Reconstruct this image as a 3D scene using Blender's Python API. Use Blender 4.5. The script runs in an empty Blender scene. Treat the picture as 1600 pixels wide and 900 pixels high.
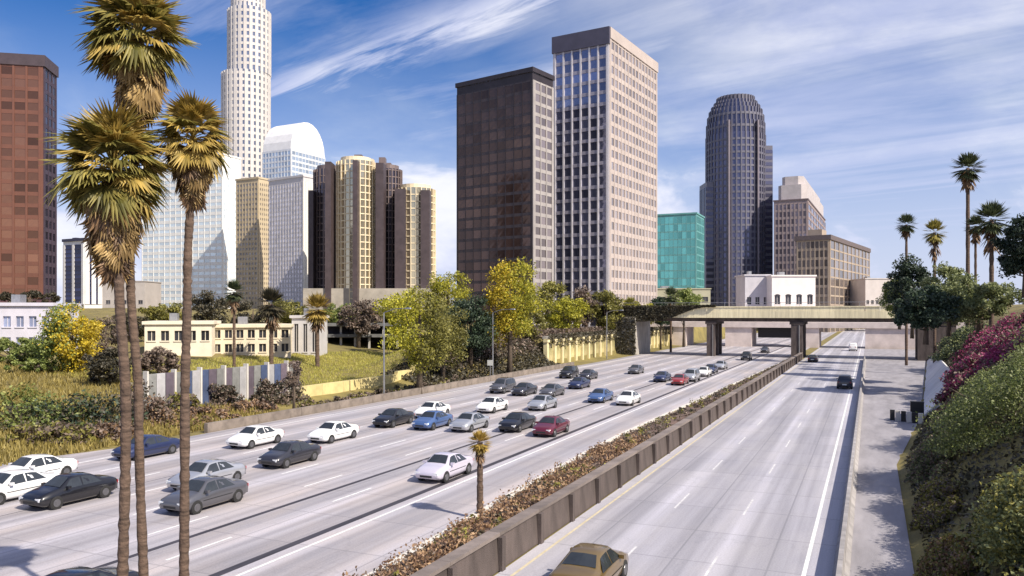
import bpy, math, random
import numpy as np
from mathutils import Vector, Matrix

S = bpy.context.scene
COL = S.collection
R = math.radians
random.seed(7); RNG = np.random.default_rng(11)

# ------------------------------------------------------------------ camera
CAMZ = 10.0; F = 1244.0; HOR = 488.0
cd = bpy.data.cameras.new('camera'); cam = bpy.data.objects.new('camera', cd); COL.objects.link(cam)
cd.lens = 28.0; cd.sensor_width = 36.0; cd.shift_y = 0.02375
cd.clip_start = 0.3; cd.clip_end = 6000
cam.location = (0, 0, CAMZ); cam.rotation_euler = (R(90), 0, 0)
S.camera = cam

# ------------------------------------------------------------------ light
SUN_DIR = Vector((0.75, -0.66, 0.0)).normalized()
SUN_EL = R(43)
sd = Vector((SUN_DIR.x * math.cos(SUN_EL), SUN_DIR.y * math.cos(SUN_EL), math.sin(SUN_EL)))
sl = bpy.data.lights.new('sun', 'SUN'); sun = bpy.data.objects.new('sun', sl); COL.objects.link(sun)
sl.energy = 4.8; sl.angle = R(0.5); sl.color = (1.0, 0.91, 0.77)
sun.rotation_euler = sd.to_track_quat('Z', 'Y').to_euler(); sun.location = (60, -60, 120)

W = bpy.data.worlds.new('World'); S.world = W; W.use_nodes = True
nt = W.node_tree; nt.nodes.clear()
def N(t, **k):
    n = nt.nodes.new(t)
    for a, b in k.items(): setattr(n, a, b)
    return n
def L(a, b): nt.links.new(a, b)
def M(op, a, b=None, c=None, clamp=False):
    n = N('ShaderNodeMath', operation=op, use_clamp=clamp)
    for i, v in enumerate((a, b, c)):
        if v is None: continue
        if isinstance(v, (int, float)): n.inputs[i].default_value = v
        else: L(v, n.inputs[i])
    return n.outputs[0]
def MR(v, a, b, c=0.0, d=1.0):
    n = N('ShaderNodeMapRange', interpolation_type='SMOOTHSTEP')
    L(v, n.inputs[0]); n.inputs[1].default_value = a; n.inputs[2].default_value = b
    n.inputs[3].default_value = c; n.inputs[4].default_value = d
    return n.outputs[0]
out = N('ShaderNodeOutputWorld'); bg = N('ShaderNodeBackground'); L(bg.outputs[0], out.inputs[0])
sky = N('ShaderNodeTexSky', sky_type='NISHITA', sun_disc=False)
sky.sun_elevation = SUN_EL; sky.sun_rotation = math.atan2(SUN_DIR.x, SUN_DIR.y)
sky.air_density = 1.0; sky.dust_density = 0.4; sky.ozone_density = 4.0
hs = N('ShaderNodeHueSaturation'); hs.inputs['Saturation'].default_value = 1.62; hs.inputs['Value'].default_value = .98; hs.inputs['Hue'].default_value = .512
L(sky.outputs[0], hs.inputs['Color'])
tc = N('ShaderNodeTexCoord'); sp = N('ShaderNodeSeparateXYZ'); L(tc.outputs['Generated'], sp.inputs[0])
dx, dy, dz = sp.outputs
zz = M('ADD', M('MAXIMUM', dz, 0.0), 0.04)
pu = M('DIVIDE', dx, zz); pv = M('DIVIDE', dy, zz)
ca = M('SUBTRACT', M('MULTIPLY', pu, 0.75), M('MULTIPLY', pv, 0.66))      # along the wind
cb = M('ADD', M('MULTIPLY', pu, 0.66), M('MULTIPLY', pv, 0.75))           # across the wind
def noise(a, b, sa, sb, det, dist=0.0, off=0.0, rough=0.55):
    cx = N('ShaderNodeCombineXYZ'); L(M('MULTIPLY', a, sa), cx.inputs[0]); L(M('MULTIPLY', b, sb), cx.inputs[1]); cx.inputs[2].default_value = off
    n = N('ShaderNodeTexNoise'); L(cx.outputs[0], n.inputs['Vector']); n.inputs['Scale'].default_value = 1.0
    n.inputs['Detail'].default_value = det; n.inputs['Distortion'].default_value = dist; n.inputs['Roughness'].default_value = rough
    return n.outputs['Fac']
wisp = noise(ca, cb, 0.42, 1.9, 9, 0.5, 3.1, 0.6)
broad = noise(ca, cb, 0.30, 0.42, 4, 0.2, 8.3)
cirrus = M('MULTIPLY', MR(wisp, 0.33, 0.72), MR(broad, 0.24, 0.50))
# one bold mare's tail across the wind axis
fray = noise(ca, cb, 0.9, 5.0, 8, 0.8, 5.0, 0.62)
off = M('SUBTRACT', cb, M('ADD', 1.72, M('MULTIPLY', M('SUBTRACT', fray, 0.5), 0.5)))
band = M('POWER', 2.718, M('MULTIPLY', M('MULTIPLY', off, off), -42.0))
band = M('MULTIPLY', band, M('MULTIPLY', MR(ca, -3.6, -2.6), MR(ca, -0.9, -1.5)))
band = M('MULTIPLY', band, MR(fray, 0.22, 0.62))
# heaped cloud low over the horizon
az = M('ARCTAN2', dx, dy)
heap = noise(az, dz, 3.4, 7.5, 8, 0.25, 9.2, 0.58)
edge = MR(dz, 0.36, 0.04, 0.0, 0.40)
low = MR(M('ADD', heap, edge), 0.66, 0.90)
veil = MR(dz, 0.40, 0.0, 0.0, 0.85)
tot = M('MAXIMUM', M('MAXIMUM', M('MULTIPLY', cirrus, 0.62), M('MULTIPLY', band, 0.9)), M('MULTIPLY', low, 0.95))
veil2 = M('MULTIPLY', MR(az, -0.18, 0.36, 0.0, 0.78), MR(noise(ca, cb, 0.35, 1.5, 7, 0.6, 12.4, 0.6), 0.22, 0.66, 0.45, 1.0))   # thin high overcast to the west
tot = M('MAXIMUM', M('MAXIMUM', tot, veil2), veil, clamp=True)
cc = N('ShaderNodeMixRGB'); cc.inputs[1].default_value = (6.2, 6.6, 8.8, 1); cc.inputs[2].default_value = (9.4, 9.4, 10.2, 1)
L(MR(heap, 0.42, 0.66), cc.inputs[0])
mx = N('ShaderNodeMixRGB'); L(tot, mx.inputs[0]); L(hs.outputs[0], mx.inputs[1]); L(cc.outputs[0], mx.inputs[2])
L(mx.outputs[0], bg.inputs['Color']); bg.inputs['Strength'].default_value = 0.078

S.view_settings.view_transform = 'Standard'; S.view_settings.look = 'None'
S.view_settings.exposure = 0.48; S.view_settings.gamma = 1.0; S.view_settings.use_curve_mapping = False
S.cycles.max_bounces = 6; S.cycles.diffuse_bounces = 3; S.cycles.glossy_bounces = 3
S.cycles.transparent_max_bounces = 6; S.cycles.use_denoising = True

# ------------------------------------------------------------------ frames of reference
TH = R(24.2); RX, RY = math.cos(TH), -math.sin(TH); DX, DY = math.sin(TH), math.cos(TH)
def uv(u, v, z=0.0): return Vector((u * RX + v * DX, u * RY + v * DY, z))     # u across the road, v along it
def to_uv(p): return p.x * RX + p.y * RY, p.x * DX + p.y * DY
def at(px, Z, z=0.0): return Vector(((px - 800) / F * Z, Z, z))               # bearing and distance, real ground position
def hz(y, Z): return CAMZ + (HOR - y) * Z / F
def ss(a, b, x):
    t = min(1, max(0, (x - a) / (b - a))); return t * t * (3 - 2 * t)
def u_right(v):
    pts = [(-80, 1.3), (58, 1.6), (85, 4.4), (240, 14), (1500, 30)]
    for (a, b), (c, d) in zip(pts, pts[1:]):
        if v <= c: return b + (d - b) * (v - a) / (c - a)
    return 30
def ground_h(u, v):
    if u < -50:
        d = -50 - u
        h = 12 * math.tanh(max(0, d - 3) * .105 / 12)
        return h + .35 * math.sin(u * .13 + v * .07) * ss(6, 20, d) - .05
    e = u - u_right(v)
    if e > 0.4:
        h = 13 * math.tanh((e - .4) * .85 / 13)
        return h + .3 * math.sin(u * .5 + v * .21) * ss(2, 6, e) - .05
    return -0.05
def gz(p):
    return ground_h(*to_uv(p))

# ------------------------------------------------------------------ materials
MATS = {}
def newmat(name):
    m = bpy.data.materials.new(name); m.use_nodes = True
    t = m.node_tree; b = t.nodes['Principled BSDF']; return m, t, b
def cv(c, k): return (min(1, c[0] * k), min(1, c[1] * k), min(1, c[2] * k), 1)
def surf(name, col, rough=.8, var=.25, scale=1.5, metal=0.0, bump=0.0, bscale=20, col2=None, stretch=(1, 1, 1), coat=0.0, island=0.0, objrand=0.0, spec=.5):
    if name in MATS: return MATS[name]
    m, t, b = newmat(name); n = t.nodes; l = t.links
    tc = n.new('ShaderNodeTexCoord'); mp = n.new('ShaderNodeMapping'); l.new(tc.outputs['Object'], mp.inputs[0]); mp.inputs['Scale'].default_value = stretch
    no = n.new('ShaderNodeTexNoise'); l.new(mp.outputs[0], no.inputs['Vector']); no.inputs['Scale'].default_value = scale; no.inputs['Detail'].default_value = 8; no.inputs['Roughness'].default_value = .62
    rp = n.new('ShaderNodeValToRGB'); l.new(no.outputs['Fac'], rp.inputs[0])
    rp.color_ramp.elements[0].position = .3; rp.color_ramp.elements[1].position = .72
    rp.color_ramp.elements[0].color = cv(col2 or col, 1 - var if not col2 else 1); rp.color_ramp.elements[1].color = cv(col, 1 + var * .6)
    src = rp.outputs[0]
    for kind, amt in (('isl', island), ('obj', objrand)):
        if amt <= 0: continue
        if kind == 'isl': g = n.new('ShaderNodeNewGeometry').outputs['Random Per Island']
        else: g = n.new('ShaderNodeObjectInfo').outputs['Random']
        mr = n.new('ShaderNodeMapRange'); l.new(g, mr.inputs[0]); mr.inputs[3].default_value = 1 - amt; mr.inputs[4].default_value = 1 + amt * .7
        mu = n.new('ShaderNodeMixRGB'); mu.blend_type = 'MULTIPLY'; mu.inputs[0].default_value = 1
        cb_ = n.new('ShaderNodeCombineColor')
        for i in range(3): l.new(mr.outputs[0], cb_.inputs[i])
        l.new(src, mu.inputs[1]); l.new(cb_.outputs[0], mu.inputs[2]); src = mu.outputs[0]
    l.new(src, b.inputs['Base Color'])
    b.inputs['Roughness'].default_value = rough; b.inputs['Metallic'].default_value = metal; b.inputs['Coat Weight'].default_value = coat
    b.inputs['Specular IOR Level'].default_value = spec
    if coat: b.inputs['Coat Roughness'].default_value = .06
    if bump > 0:
        nb = n.new('ShaderNodeTexNoise'); l.new(tc.outputs['Object'], nb.inputs['Vector']); nb.inputs['Scale'].default_value = bscale; nb.inputs['Detail'].default_value = 5
        bp = n.new('ShaderNodeBump'); bp.inputs['Strength'].default_value = bump; bp.inputs['Distance'].default_value = .05
        l.new(nb.outputs['Fac'], bp.inputs['Height']); l.new(bp.outputs[0], b.inputs['Normal'])
    MATS[name] = m; return m
def leafmat(name, dark, light, trans=.25):
    if name in MATS: return MATS[name]
    m, t, b = newmat(name); n = t.nodes; l = t.links
    g = n.new('ShaderNodeNewGeometry'); rp = n.new('ShaderNodeValToRGB'); l.new(g.outputs['Random Per Island'], rp.inputs[0])
    rp.color_ramp.elements[0].color = (*dark, 1); rp.color_ramp.elements[1].color = (*light, 1)
    # sprays of older and younger growth
    tcn = n.new('ShaderNodeTexCoord'); gn = n.new('ShaderNodeTexNoise'); gn.inputs['Scale'].default_value = .9; gn.inputs['Detail'].default_value = 3; l.new(tcn.outputs['Object'], gn.inputs['Vector'])
    gm = n.new('ShaderNodeMapRange'); gm.inputs[1].default_value = .35; gm.inputs[2].default_value = .68; gm.inputs[3].default_value = -.32; gm.inputs[4].default_value = .32; l.new(gn.outputs['Fac'], gm.inputs[0])
    ga = n.new('ShaderNodeMath'); ga.use_clamp = True; l.new(g.outputs['Random Per Island'], ga.inputs[0]); l.new(gm.outputs[0], ga.inputs[1]); l.new(ga.outputs[0], rp.inputs[0])
    oi = n.new('ShaderNodeObjectInfo'); h = n.new('ShaderNodeHueSaturation'); l.new(rp.outputs[0], h.inputs['Color'])
    mr = n.new('ShaderNodeMapRange'); l.new(oi.outputs['Random'], mr.inputs[0]); mr.inputs[3].default_value = .8; mr.inputs[4].default_value = 1.2
    l.new(mr.outputs[0], h.inputs['Value']); l.new(h.outputs[0], b.inputs['Base Color']); b.inputs['Roughness'].default_value = .55
    tr = n.new('ShaderNodeBsdfTranslucent'); l.new(h.outputs[0], tr.inputs[0]); mi = n.new('ShaderNodeMixShader'); mi.inputs[0].default_value = trans
    l.new(b.outputs[0], mi.inputs[1]); l.new(tr.outputs[0], mi.inputs[2]); l.new(mi.outputs[0], n['Material Output'].inputs[0])
    MATS[name] = m; return m
def glassmat(name, col, rough=.08, metal=.75, rand=.5, island=False):
    if name in MATS: return MATS[name]
    m, t, b = newmat(name); n = t.nodes; l = t.links
    g = n.new('ShaderNodeNewGeometry').outputs['Random Per Island'] if island else n.new('ShaderNodeObjectInfo').outputs['Random']
    rp = n.new('ShaderNodeValToRGB'); l.new(g, rp.inputs[0])
    rp.color_ramp.elements[0].color = cv(col, 1 - rand); rp.color_ramp.elements[1].color = cv(col, 1 + rand)
    l.new(rp.outputs[0], b.inputs['Base Color']); b.inputs['Metallic'].default_value = metal
    tc = n.new('ShaderNodeTexCoord'); no = n.new('ShaderNodeTexNoise'); l.new(tc.outputs['Object'], no.inputs['Vector']); no.inputs['Scale'].default_value = .6
    bp = n.new('ShaderNodeBump'); bp.inputs['Strength'].default_value = .06; bp.inputs['Distance'].default_value = .3; l.new(no.outputs['Fac'], bp.inputs['Height']); l.new(bp.outputs[0], b.inputs['Normal'])
    b.inputs['Roughness'].default_value = rough; MATS[name] = m; return m
def roadmat(name, base, tint, lane0):
    m, t, b = newmat(name); n = t.nodes; l = t.links
    tc = n.new('ShaderNodeTexCoord')
    def nz(sc, stretch, det=6, r=.6):
        mp = n.new('ShaderNodeMapping'); mp.inputs['Scale'].default_value = stretch; l.new(tc.outputs['Object'], mp.inputs[0])
        q = n.new('ShaderNodeTexNoise'); q.inputs['Scale'].default_value = sc; q.inputs['Detail'].default_value = det; q.inputs['Roughness'].default_value = r
        l.new(mp.outputs[0], q.inputs['Vector']); return q.outputs['Fac']
    streak = nz(1.0, (1.1, .018, 1)); blot = nz(.35, (1, .3, 1)); fine = nz(14, (1, 1, 1), 4)
    rp = n.new('ShaderNodeValToRGB'); rp.color_ramp.elements[0].position = .28; rp.color_ramp.elements[1].position = .74
    rp.color_ramp.elements[0].color = cv(base, .60); rp.color_ramp.elements[1].color = cv(base, 1.22); l.new(streak, rp.inputs[0])
    mi = n.new('ShaderNodeMixRGB'); mi.inputs[2].default_value = (*tint, 1); l.new(rp.outputs[0], mi.inputs[1])
    mr = n.new('ShaderNodeMapRange'); mr.inputs[1].default_value = .42; mr.inputs[2].default_value = .72; mr.inputs[4].default_value = .8; l.new(blot, mr.inputs[0]); l.new(mr.outputs[0], mi.inputs[0])
    # sawn joints between concrete slabs
    bk = n.new('ShaderNodeTexBrick'); bk.offset = 0; bk.inputs['Scale'].default_value = 1; bk.inputs['Brick Width'].default_value = 3.65; bk.inputs['Row Height'].default_value = 4.6
    bk.inputs['Color1'].default_value = (.95, .95, .95, 1); bk.inputs['Color2'].default_value = (1.05, 1.045, 1.04, 1); bk.inputs['Mortar'].default_value = (.95, .95, .95, 1); bk.inputs['Mortar Size'].default_value = .05; bk.inputs['Mortar Smooth'].default_value = .4; l.new(tc.outputs['Object'], bk.inputs['Vector'])
    m2 = n.new('ShaderNodeMixRGB'); m2.inputs[2].default_value = cv(base, .42); l.new(mi.outputs[0], m2.inputs[1])
    mf = n.new('ShaderNodeMath'); mf.operation = 'MULTIPLY'; mf.inputs[1].default_value = .42; l.new(bk.outputs['Fac'], mf.inputs[0]); l.new(mf.outputs[0], m2.inputs[0])
    sx = n.new('ShaderNodeSeparateXYZ'); l.new(tc.outputs['Object'], sx.inputs[0])
    def mth(op, a, b_=None):
        q = n.new('ShaderNodeMath'); q.operation = op
        for i, v in enumerate((a, b_)):
            if v is None: continue
            if isinstance(v, (int, float)): q.inputs[i].default_value = v
            else: l.new(v, q.inputs[i])
        return q.outputs[0]
    # oil and tyre bands in every lane, broken up by long noise
    ph = mth('MULTIPLY', mth('ADD', sx.outputs[0], lane0), 2 * math.pi / 3.65)
    oil = mth('POWER', mth('MULTIPLY', mth('ADD', mth('COSINE', ph), 1.0), .5), 3.0); tyre = mth('POWER', mth('MULTIPLY', mth('ADD', mth('COSINE', mth('ADD', mth('MULTIPLY', ph, 2.0), math.pi)), 1.0), .5), 4.0)
    brk = nz(.9, (1.6, .05, 1), 6, .65)
    dk = mth('MULTIPLY', mth('ADD', mth('MULTIPLY', oil, .95), mth('MULTIPLY', tyre, .6)), mth('ADD', mth('MULTIPLY', brk, 1.1), -.05))
    mo = n.new('ShaderNodeMixRGB'); mo.inputs[2].default_value = cv(base, .38); l.new(dk, mo.inputs[0]); l.new(m2.outputs[0], mo.inputs[1])
    ms = n.new('ShaderNodeMixRGB'); ms.blend_type = 'MULTIPLY'; ms.inputs[0].default_value = 1; l.new(mo.outputs[0], ms.inputs[1]); l.new(bk.outputs['Color'], ms.inputs[2])
    vo = n.new('ShaderNodeTexVoronoi'); vo.feature = 'DISTANCE_TO_EDGE'; vo.inputs['Scale'].default_value = .16; wn = n.new('ShaderNodeMixRGB'); wn.inputs[0].default_value = .12; nw = n.new('ShaderNodeTexNoise'); nw.inputs['Scale'].default_value = .8; nw.inputs['Detail'].default_value = 5; l.new(tc.outputs['Object'], nw.inputs['Vector'])
    va_ = n.new('ShaderNodeVectorMath'); va_.operation = 'MULTIPLY_ADD'; l.new(nw.outputs['Color'], va_.inputs[0]); va_.inputs[1].default_value = (3, 3, 3); l.new(tc.outputs['Object'], va_.inputs[2]); l.new(va_.outputs[0], vo.inputs['Vector'])
    ck = n.new('ShaderNodeMapRange'); ck.inputs[1].default_value = .004; ck.inputs[2].default_value = .012; ck.inputs[3].default_value = .12; ck.inputs[4].default_value = 0; l.new(vo.outputs[0], ck.inputs[0])
    mc = n.new('ShaderNodeMixRGB'); mc.inputs[2].default_value = cv(base, .3); l.new(ck.outputs[0], mc.inputs[0]); l.new(ms.outputs[0], mc.inputs[1]); m2 = mc
    m3 = n.new('ShaderNodeMixRGB'); m3.blend_type = 'OVERLAY'; m3.inputs[0].default_value = .35; l.new(m2.outputs[0], m3.inputs[1]); l.new(fine, m3.inputs[2])
    l.new(m3.outputs[0], b.inputs['Base Color']); b.inputs['Roughness'].default_value = .75
    bp = n.new('ShaderNodeBump'); bp.inputs['Strength'].default_value = .25; bp.inputs['Distance'].default_value = .02; l.new(fine, bp.inputs['Height']); l.new(bp.outputs[0], b.inputs['Normal'])
    return m
ROAD = roadmat('concrete_road', (.44, .42, .46), (.50, .43, .40), 23.8)
ROAD2 = roadmat('concrete_road_right', (.43, .42, .475), (.46, .44, .46), 3.95)
ASPH = surf('shoulder_concrete', (.30, .285, .31), .85, .3, .8, bump=.3, stretch=(1, .2, 1))
PAINT = surf('road_paint', (.74, .74, .73), .6, .25, 3)
WORN = surf('worn_road_paint', (.62, .61, .62), .7, .3, 2.2)
YPAINT = surf('road_paint_yellow', (.70, .52, .12), .6, .25, 3)
CONC = surf('concrete', (.44, .41, .37), .85, .35, .9, bump=.3, stretch=(1, 1, .4))
CONCW = surf('concrete_pale', (.66, .62, .56), .85, .22, .7, bump=.25)
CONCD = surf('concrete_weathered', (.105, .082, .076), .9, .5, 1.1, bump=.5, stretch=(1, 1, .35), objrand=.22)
CREAM = surf('cream_parapet', (.84, .75, .50), .8, .24, 1.6, bump=.25, stretch=(1.5, 1.5, .12), objrand=.08)
STEEL = surf('galvanised_steel', (.42, .42, .43), .42, .2, 3, metal=.8)
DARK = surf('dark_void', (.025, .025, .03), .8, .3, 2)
SOIL = surf('soil', (.17, .12, .075), .95, .45, 1.3, bump=.6, bscale=6)
BARK = surf('bark', (.12, .09, .065), .95, .45, 4, bump=.8, bscale=14, stretch=(1, 1, .3))
PBARK = surf('palm_bark', (.135, .09, .066), .95, .65, 3, bump=1, bscale=9, stretch=(.6, .6, 3.5))

# ------------------------------------------------------------------ mesh helpers
class MB:
    def __init__(s): s.v = []; s.f = []
    def quad(s, a, b, c, d):
        i = len(s.v); s.v += [tuple(a), tuple(b), tuple(c), tuple(d)]; s.f.append((i, i + 1, i + 2, i + 3))
    def tri(s, a, b, c):
        i = len(s.v); s.v += [tuple(a), tuple(b), tuple(c)]; s.f.append((i, i + 1, i + 2))
    def box(s, x0, x1, y0, y1, z0, z1):
        i = len(s.v)
        s.v += [(x0, y0, z0), (x1, y0, z0), (x1, y1, z0), (x0, y1, z0), (x0, y0, z1), (x1, y0, z1), (x1, y1, z1), (x0, y1, z1)]
        s.f += [(i, i + 3, i + 2, i + 1), (i + 4, i + 5, i + 6, i + 7), (i, i + 1, i + 5, i + 4), (i + 1, i + 2, i + 6, i + 5), (i + 2, i + 3, i + 7, i + 6), (i + 3, i, i + 4, i + 7)]
    def tube(s, pts, rads, n=8, cap=True):
        rings = []
        for k, p in enumerate(pts):
            p = Vector(p); q = Vector(pts[min(k + 1, len(pts) - 1)]) - Vector(pts[max(k - 1, 0)])
            q = q.normalized() if q.length > 1e-6 else Vector((0, 0, 1))
            a = q.orthogonal().normalized() if abs(q.z) < .95 else Vector((1, 0, 0)).cross(q).normalized(); b = q.cross(a)
            i = len(s.v)
            for j in range(n):
                t = 2 * math.pi * j / n; s.v.append(tuple(p + (a * math.cos(t) + b * math.sin(t)) * rads[k]))
            rings.append(i)
        for i, j in zip(rings, rings[1:]):
            for k in range(n): s.f.append((i + k, i + (k + 1) % n, j + (k + 1) % n, j + k))
        if cap:
            s.f.append(tuple(rings[0] + k for k in reversed(range(n)))); s.f.append(tuple(rings[-1] + k for k in range(n)))
    def prism(s, poly, z0, z1, cap=True):
        n = len(poly); i = len(s.v)
        s.v += [(x, y, z0) for x, y in poly] + [(x, y, z1) for x, y in poly]
        for k in range(n): s.f.append((i + k, i + (k + 1) % n, i + n + (k + 1) % n, i + n + k))
        if cap: s.f.append(tuple(i + k for k in reversed(range(n)))); s.f.append(tuple(i + n + k for k in range(n)))
    def loft(s, secs, closed=True, cap=True):
        n = len(secs[0]); st = []
        for sec in secs: st.append(len(s.v)); s.v += [tuple(p) for p in sec]
        for i, j in zip(st, st[1:]):
            for k in range(n if closed else n - 1): s.f.append((i + k, i + (k + 1) % n, j + (k + 1) % n, j + k))
        if cap and closed: s.f.append(tuple(st[0] + k for k in reversed(range(n)))); s.f.append(tuple(st[-1] + k for k in range(n)))
    def mesh(s, name, smooth=False):
        me = bpy.data.meshes.new(name); me.from_pydata(s.v, [], s.f); me.update()
        if smooth: me.polygons.foreach_set('use_smooth', [True] * len(me.polygons))
        return me
    def build(s, name, mat, parent=None, smooth=False, loc=None, rz=None):
        return put(name, s.mesh(name, smooth), mat, parent, loc, rz)
def put(name, me, mat=None, parent=None, loc=None, rz=None):
    o = bpy.data.objects.new(name, me); COL.objects.link(o)
    if mat is not None:
        if len(me.materials) == 0: me.materials.append(mat)
        elif me.materials[0] is not mat:
            o.material_slots[0].link = 'OBJECT'; o.material_slots[0].material = mat
    if parent: o.parent = parent
    if loc is not None: o.location = loc
    if rz is not None: o.rotation_euler = (0, 0, rz)
    return o
def tag(o, label=None, cat=None, group=None, kind=None):
    for k, v in (('label', label), ('category', cat), ('group', group), ('kind', kind)):
        if v: o[k] = v
    return o
def thing(name, label, cat, loc=(0, 0, 0), rz=0, group=None):
    o = bpy.data.objects.new(name, None); COL.objects.link(o); o.location = loc; o.rotation_euler = (0, 0, rz); o.empty_display_size = .5
    return tag(o, label, cat, group)
def copy_tree(o, parent=None):
    c = o.copy(); COL.objects.link(c); c.parent = parent
    for ch in KIDS.get(o.name, ()): copy_tree(ch, c)
    return c
KIDS = {}
def index_kids():
    KIDS.clear()
    for o in bpy.data.objects:
        if o.parent: KIDS.setdefault(o.parent.name, []).append(o)
RZ = -TH
def ray_u(px, u):
    k = (px - 800) / F; return u / (RX * k + RY)
def bed_edge(v):
    pts = [(-60, -20.6), (14, -20.6), (20, -16.6), (40, -17.6), (60, -18.2), (100, -17.2), (180, -15.2), (1300, -15.2)]
    for (a, b), (c, d) in zip(pts, pts[1:]):
        if v <= c: return b + (d - b) * (v - a) / (c - a)
    return -15.2
_base_h = ground_h
def ground_h(u, v):
    h = _base_h(u, v)
    if u < -51:
        berm = 5.2 * ss(80, 118, v) * ss(52.5, 60, -u) * (1 - ss(66, 76, -u))
        if v > 138: berm = 5.2 * ss(55.2, 56.2, -u) * (1 - .4 * ss(66, 80, -u))
        h = max(h, berm - .05)
    return h
# ------------------------------------------------------------------ ground sheet
def ground_mesh():
    us = [-2500, -1500, -900, -600, -420, -320, -250] + list(range(-210, -90, 8)) + list(np.arange(-90, -50, 1.3)) + [-50, -49, -40, -30, -20, -16, -12, -6, -1, 0] + list(np.arange(.6, 30, 1.1)) + [32, 36, 42, 50, 64, 90, 140, 250, 500, 1000, 2500]
    vs = [-120, -60, -30] + list(range(-10, 260, 4)) + list(range(264, 420, 12)) + [440, 500, 600, 800, 1100, 1600, 2600, 4200]
    b = MB(); n = len(us)
    for v in vs:
        for u in us:
            j = .12 * (random.random() - .5) if (u < -54 or u > u_right(v) + 2) and v < 300 else 0
            b.v.append((u, v, ground_h(u, v) + j))
    for i in range(len(vs) - 1):
        for k in range(n - 1): b.f.append((i * n + k, i * n + k + 1, (i + 1) * n + k + 1, (i + 1) * n + k))
    return b
GRASS = surf('dry_grass_ground', (.24, .19, .055), .95, .3, .22, col2=(.10, .085, .035), bump=.8, bscale=5)
g = ground_mesh().build('ground', GRASS, smooth=True, rz=RZ); tag(g, kind='structure')

def strip(b, u0, u1, v0, v1, z): b.quad((u0, v0, z), (u1, v0, z), (u1, v1, z), (u0, v1, z))
def sheet(name, polyl, polyr, z, mat, parent=None):
    b = MB(); n = len(polyl); b.v = [(u, v, z) for u, v in polyl] + [(u, v, z) for u, v in polyr]
    for k in range(n - 1): b.f.append((k, n + k, n + k + 1, k + 1))
    return b.build(name, mat, parent, rz=RZ if parent is None else None)
vv = [-60, 0, 60, 120, 200, 300, 500, 1200]
freeway = tag(sheet('freeway_road', [(-50 - 3 * ss(46, 30, v), v) for v in (-60, 14, 20, 30, 36, 42, 46, 60, 120, 200, 300, 500, 1200)], [(bed_edge(v) - .2, v) for v in (-60, 14, 20, 30, 36, 42, 46, 60, 120, 200, 300, 500, 1200)], 0, ROAD), kind='structure')
rightroad = tag(sheet('side_road', [(-13.0, v) for v in vv], [(-1.3, v) for v in vv], 0, ROAD2), kind='structure')
vs2 = [-60, 0, 58, 85, 120, 180, 240]
shoulder = tag(sheet('shoulder_path', [(-1.3, v) for v in vs2], [(u_right(v), v) for v in vs2], .004, ASPH), kind='structure')
def line(parent, u, mat, w=.15, dash=None, v0=-20, v1=520, z=.004):
    b = MB()
    if dash:
        v = v0
        while v < v1: strip(b, u - w / 2, u + w / 2, v, v + dash[0], z); v += dash[0] + dash[1]
    else: strip(b, u - w / 2, u + w / 2, v0, v1, z)
    return b.build('lane_marking', mat, parent)
TAR = surf('bitumen_seal', (.05, .045, .055), .6, .4, 3, stretch=(1, .1, 1))
line(freeway, -21.9, PAINT, .16)
for i, u in enumerate((-25.9, -29.6, -33.2, -36.9, -40.5, -44.2)): line(freeway, u, PAINT, .14, (3.6, 7.3), -20 + i * 2.3)
line(freeway, -47.9, PAINT, .16); line(freeway, -22.7, TAR, .42); line(freeway, -27.6, TAR, .30); line(freeway, -38.9, TAR, .08)
line(rightroad, -2.3, PAINT, .16); line(rightroad, -12.4, surf('faded_yellow_paint', (.56, .49, .34), .7, .25, 2), .13)
for u in (-5.7, -9.1): line(rightroad, u, WORN, .10, (3.6, 7.3), -14)

# ------------------------------------------------------------------ planted divider between the two roads
bed = MB(); vs_ = list(range(-40, 179, 3))
prof = [(0.0, .12), (.12, .32), (.35, .55), (.65, .8), (1.0, .9)]      # fraction across the bed, height
for v in vs_:
    e0 = bed_edge(v) + .15; e1 = -13.55
    for f, z in prof: bed.v.append((e0 + (e1 - e0) * f, v, z + .1 * random.uniform(-1, 1) * (0 < f < 1)))
m_ = len(prof)
for i in range(len(vs_) - 1):
    for k in range(m_ - 1): bed.f.append((i * m_ + k, i * m_ + k + 1, (i + 1) * m_ + k + 1, (i + 1) * m_ + k))
bedo = tag(bed.build('planting_bed_ground', surf('bed_soil', (.19, .125, .095), .95, .5, .9, bump=.8, bscale=5, col2=(.075, .05, .045)), smooth=True, rz=RZ), kind='structure')
kerb = tag(MB().build('kerb', CONCW, rz=RZ), kind='structure')
kb = MB(); kb.box(-.17, .17, 0, 5.96, 0, .30); kme = kb.mesh('kerb_stone'); kme.materials.append(CONCW)
for v in range(-16, 178, 6):
    q = put('kerb_stone', kme, None, kerb, (bed_edge(v), v, 0)); q.rotation_euler = (0, 0, -math.atan2(bed_edge(v + 6) - bed_edge(v), 6))
wall = thing('retaining_wall', 'long low weathered brown concrete wall dividing the two roads', 'wall', (0, 0, 0), RZ)
pb = MB(); pb.loft([[(-.22, y, 0), (.24, y, 0), (.16, y, 1.32), (-.22, y, 1.32)] for y in (0, 3.97)]); pme = pb.mesh('wall_panel'); pme.materials.append(CONCD)
cb2 = MB(); cb2.box(-.3, .24, 0, 3.985, 1.322, 1.46); cme = cb2.mesh('coping'); cme.materials.append(surf('coping_concrete', (.20, .165, .15), .85, .35, 1.0, bump=.3, objrand=.2))
pt = MB(); pt.box(-.10, .10, -.16, .16, 0, 1.30); ptm = pt.mesh('pilaster'); ptm.materials.append(CONCD)
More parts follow.
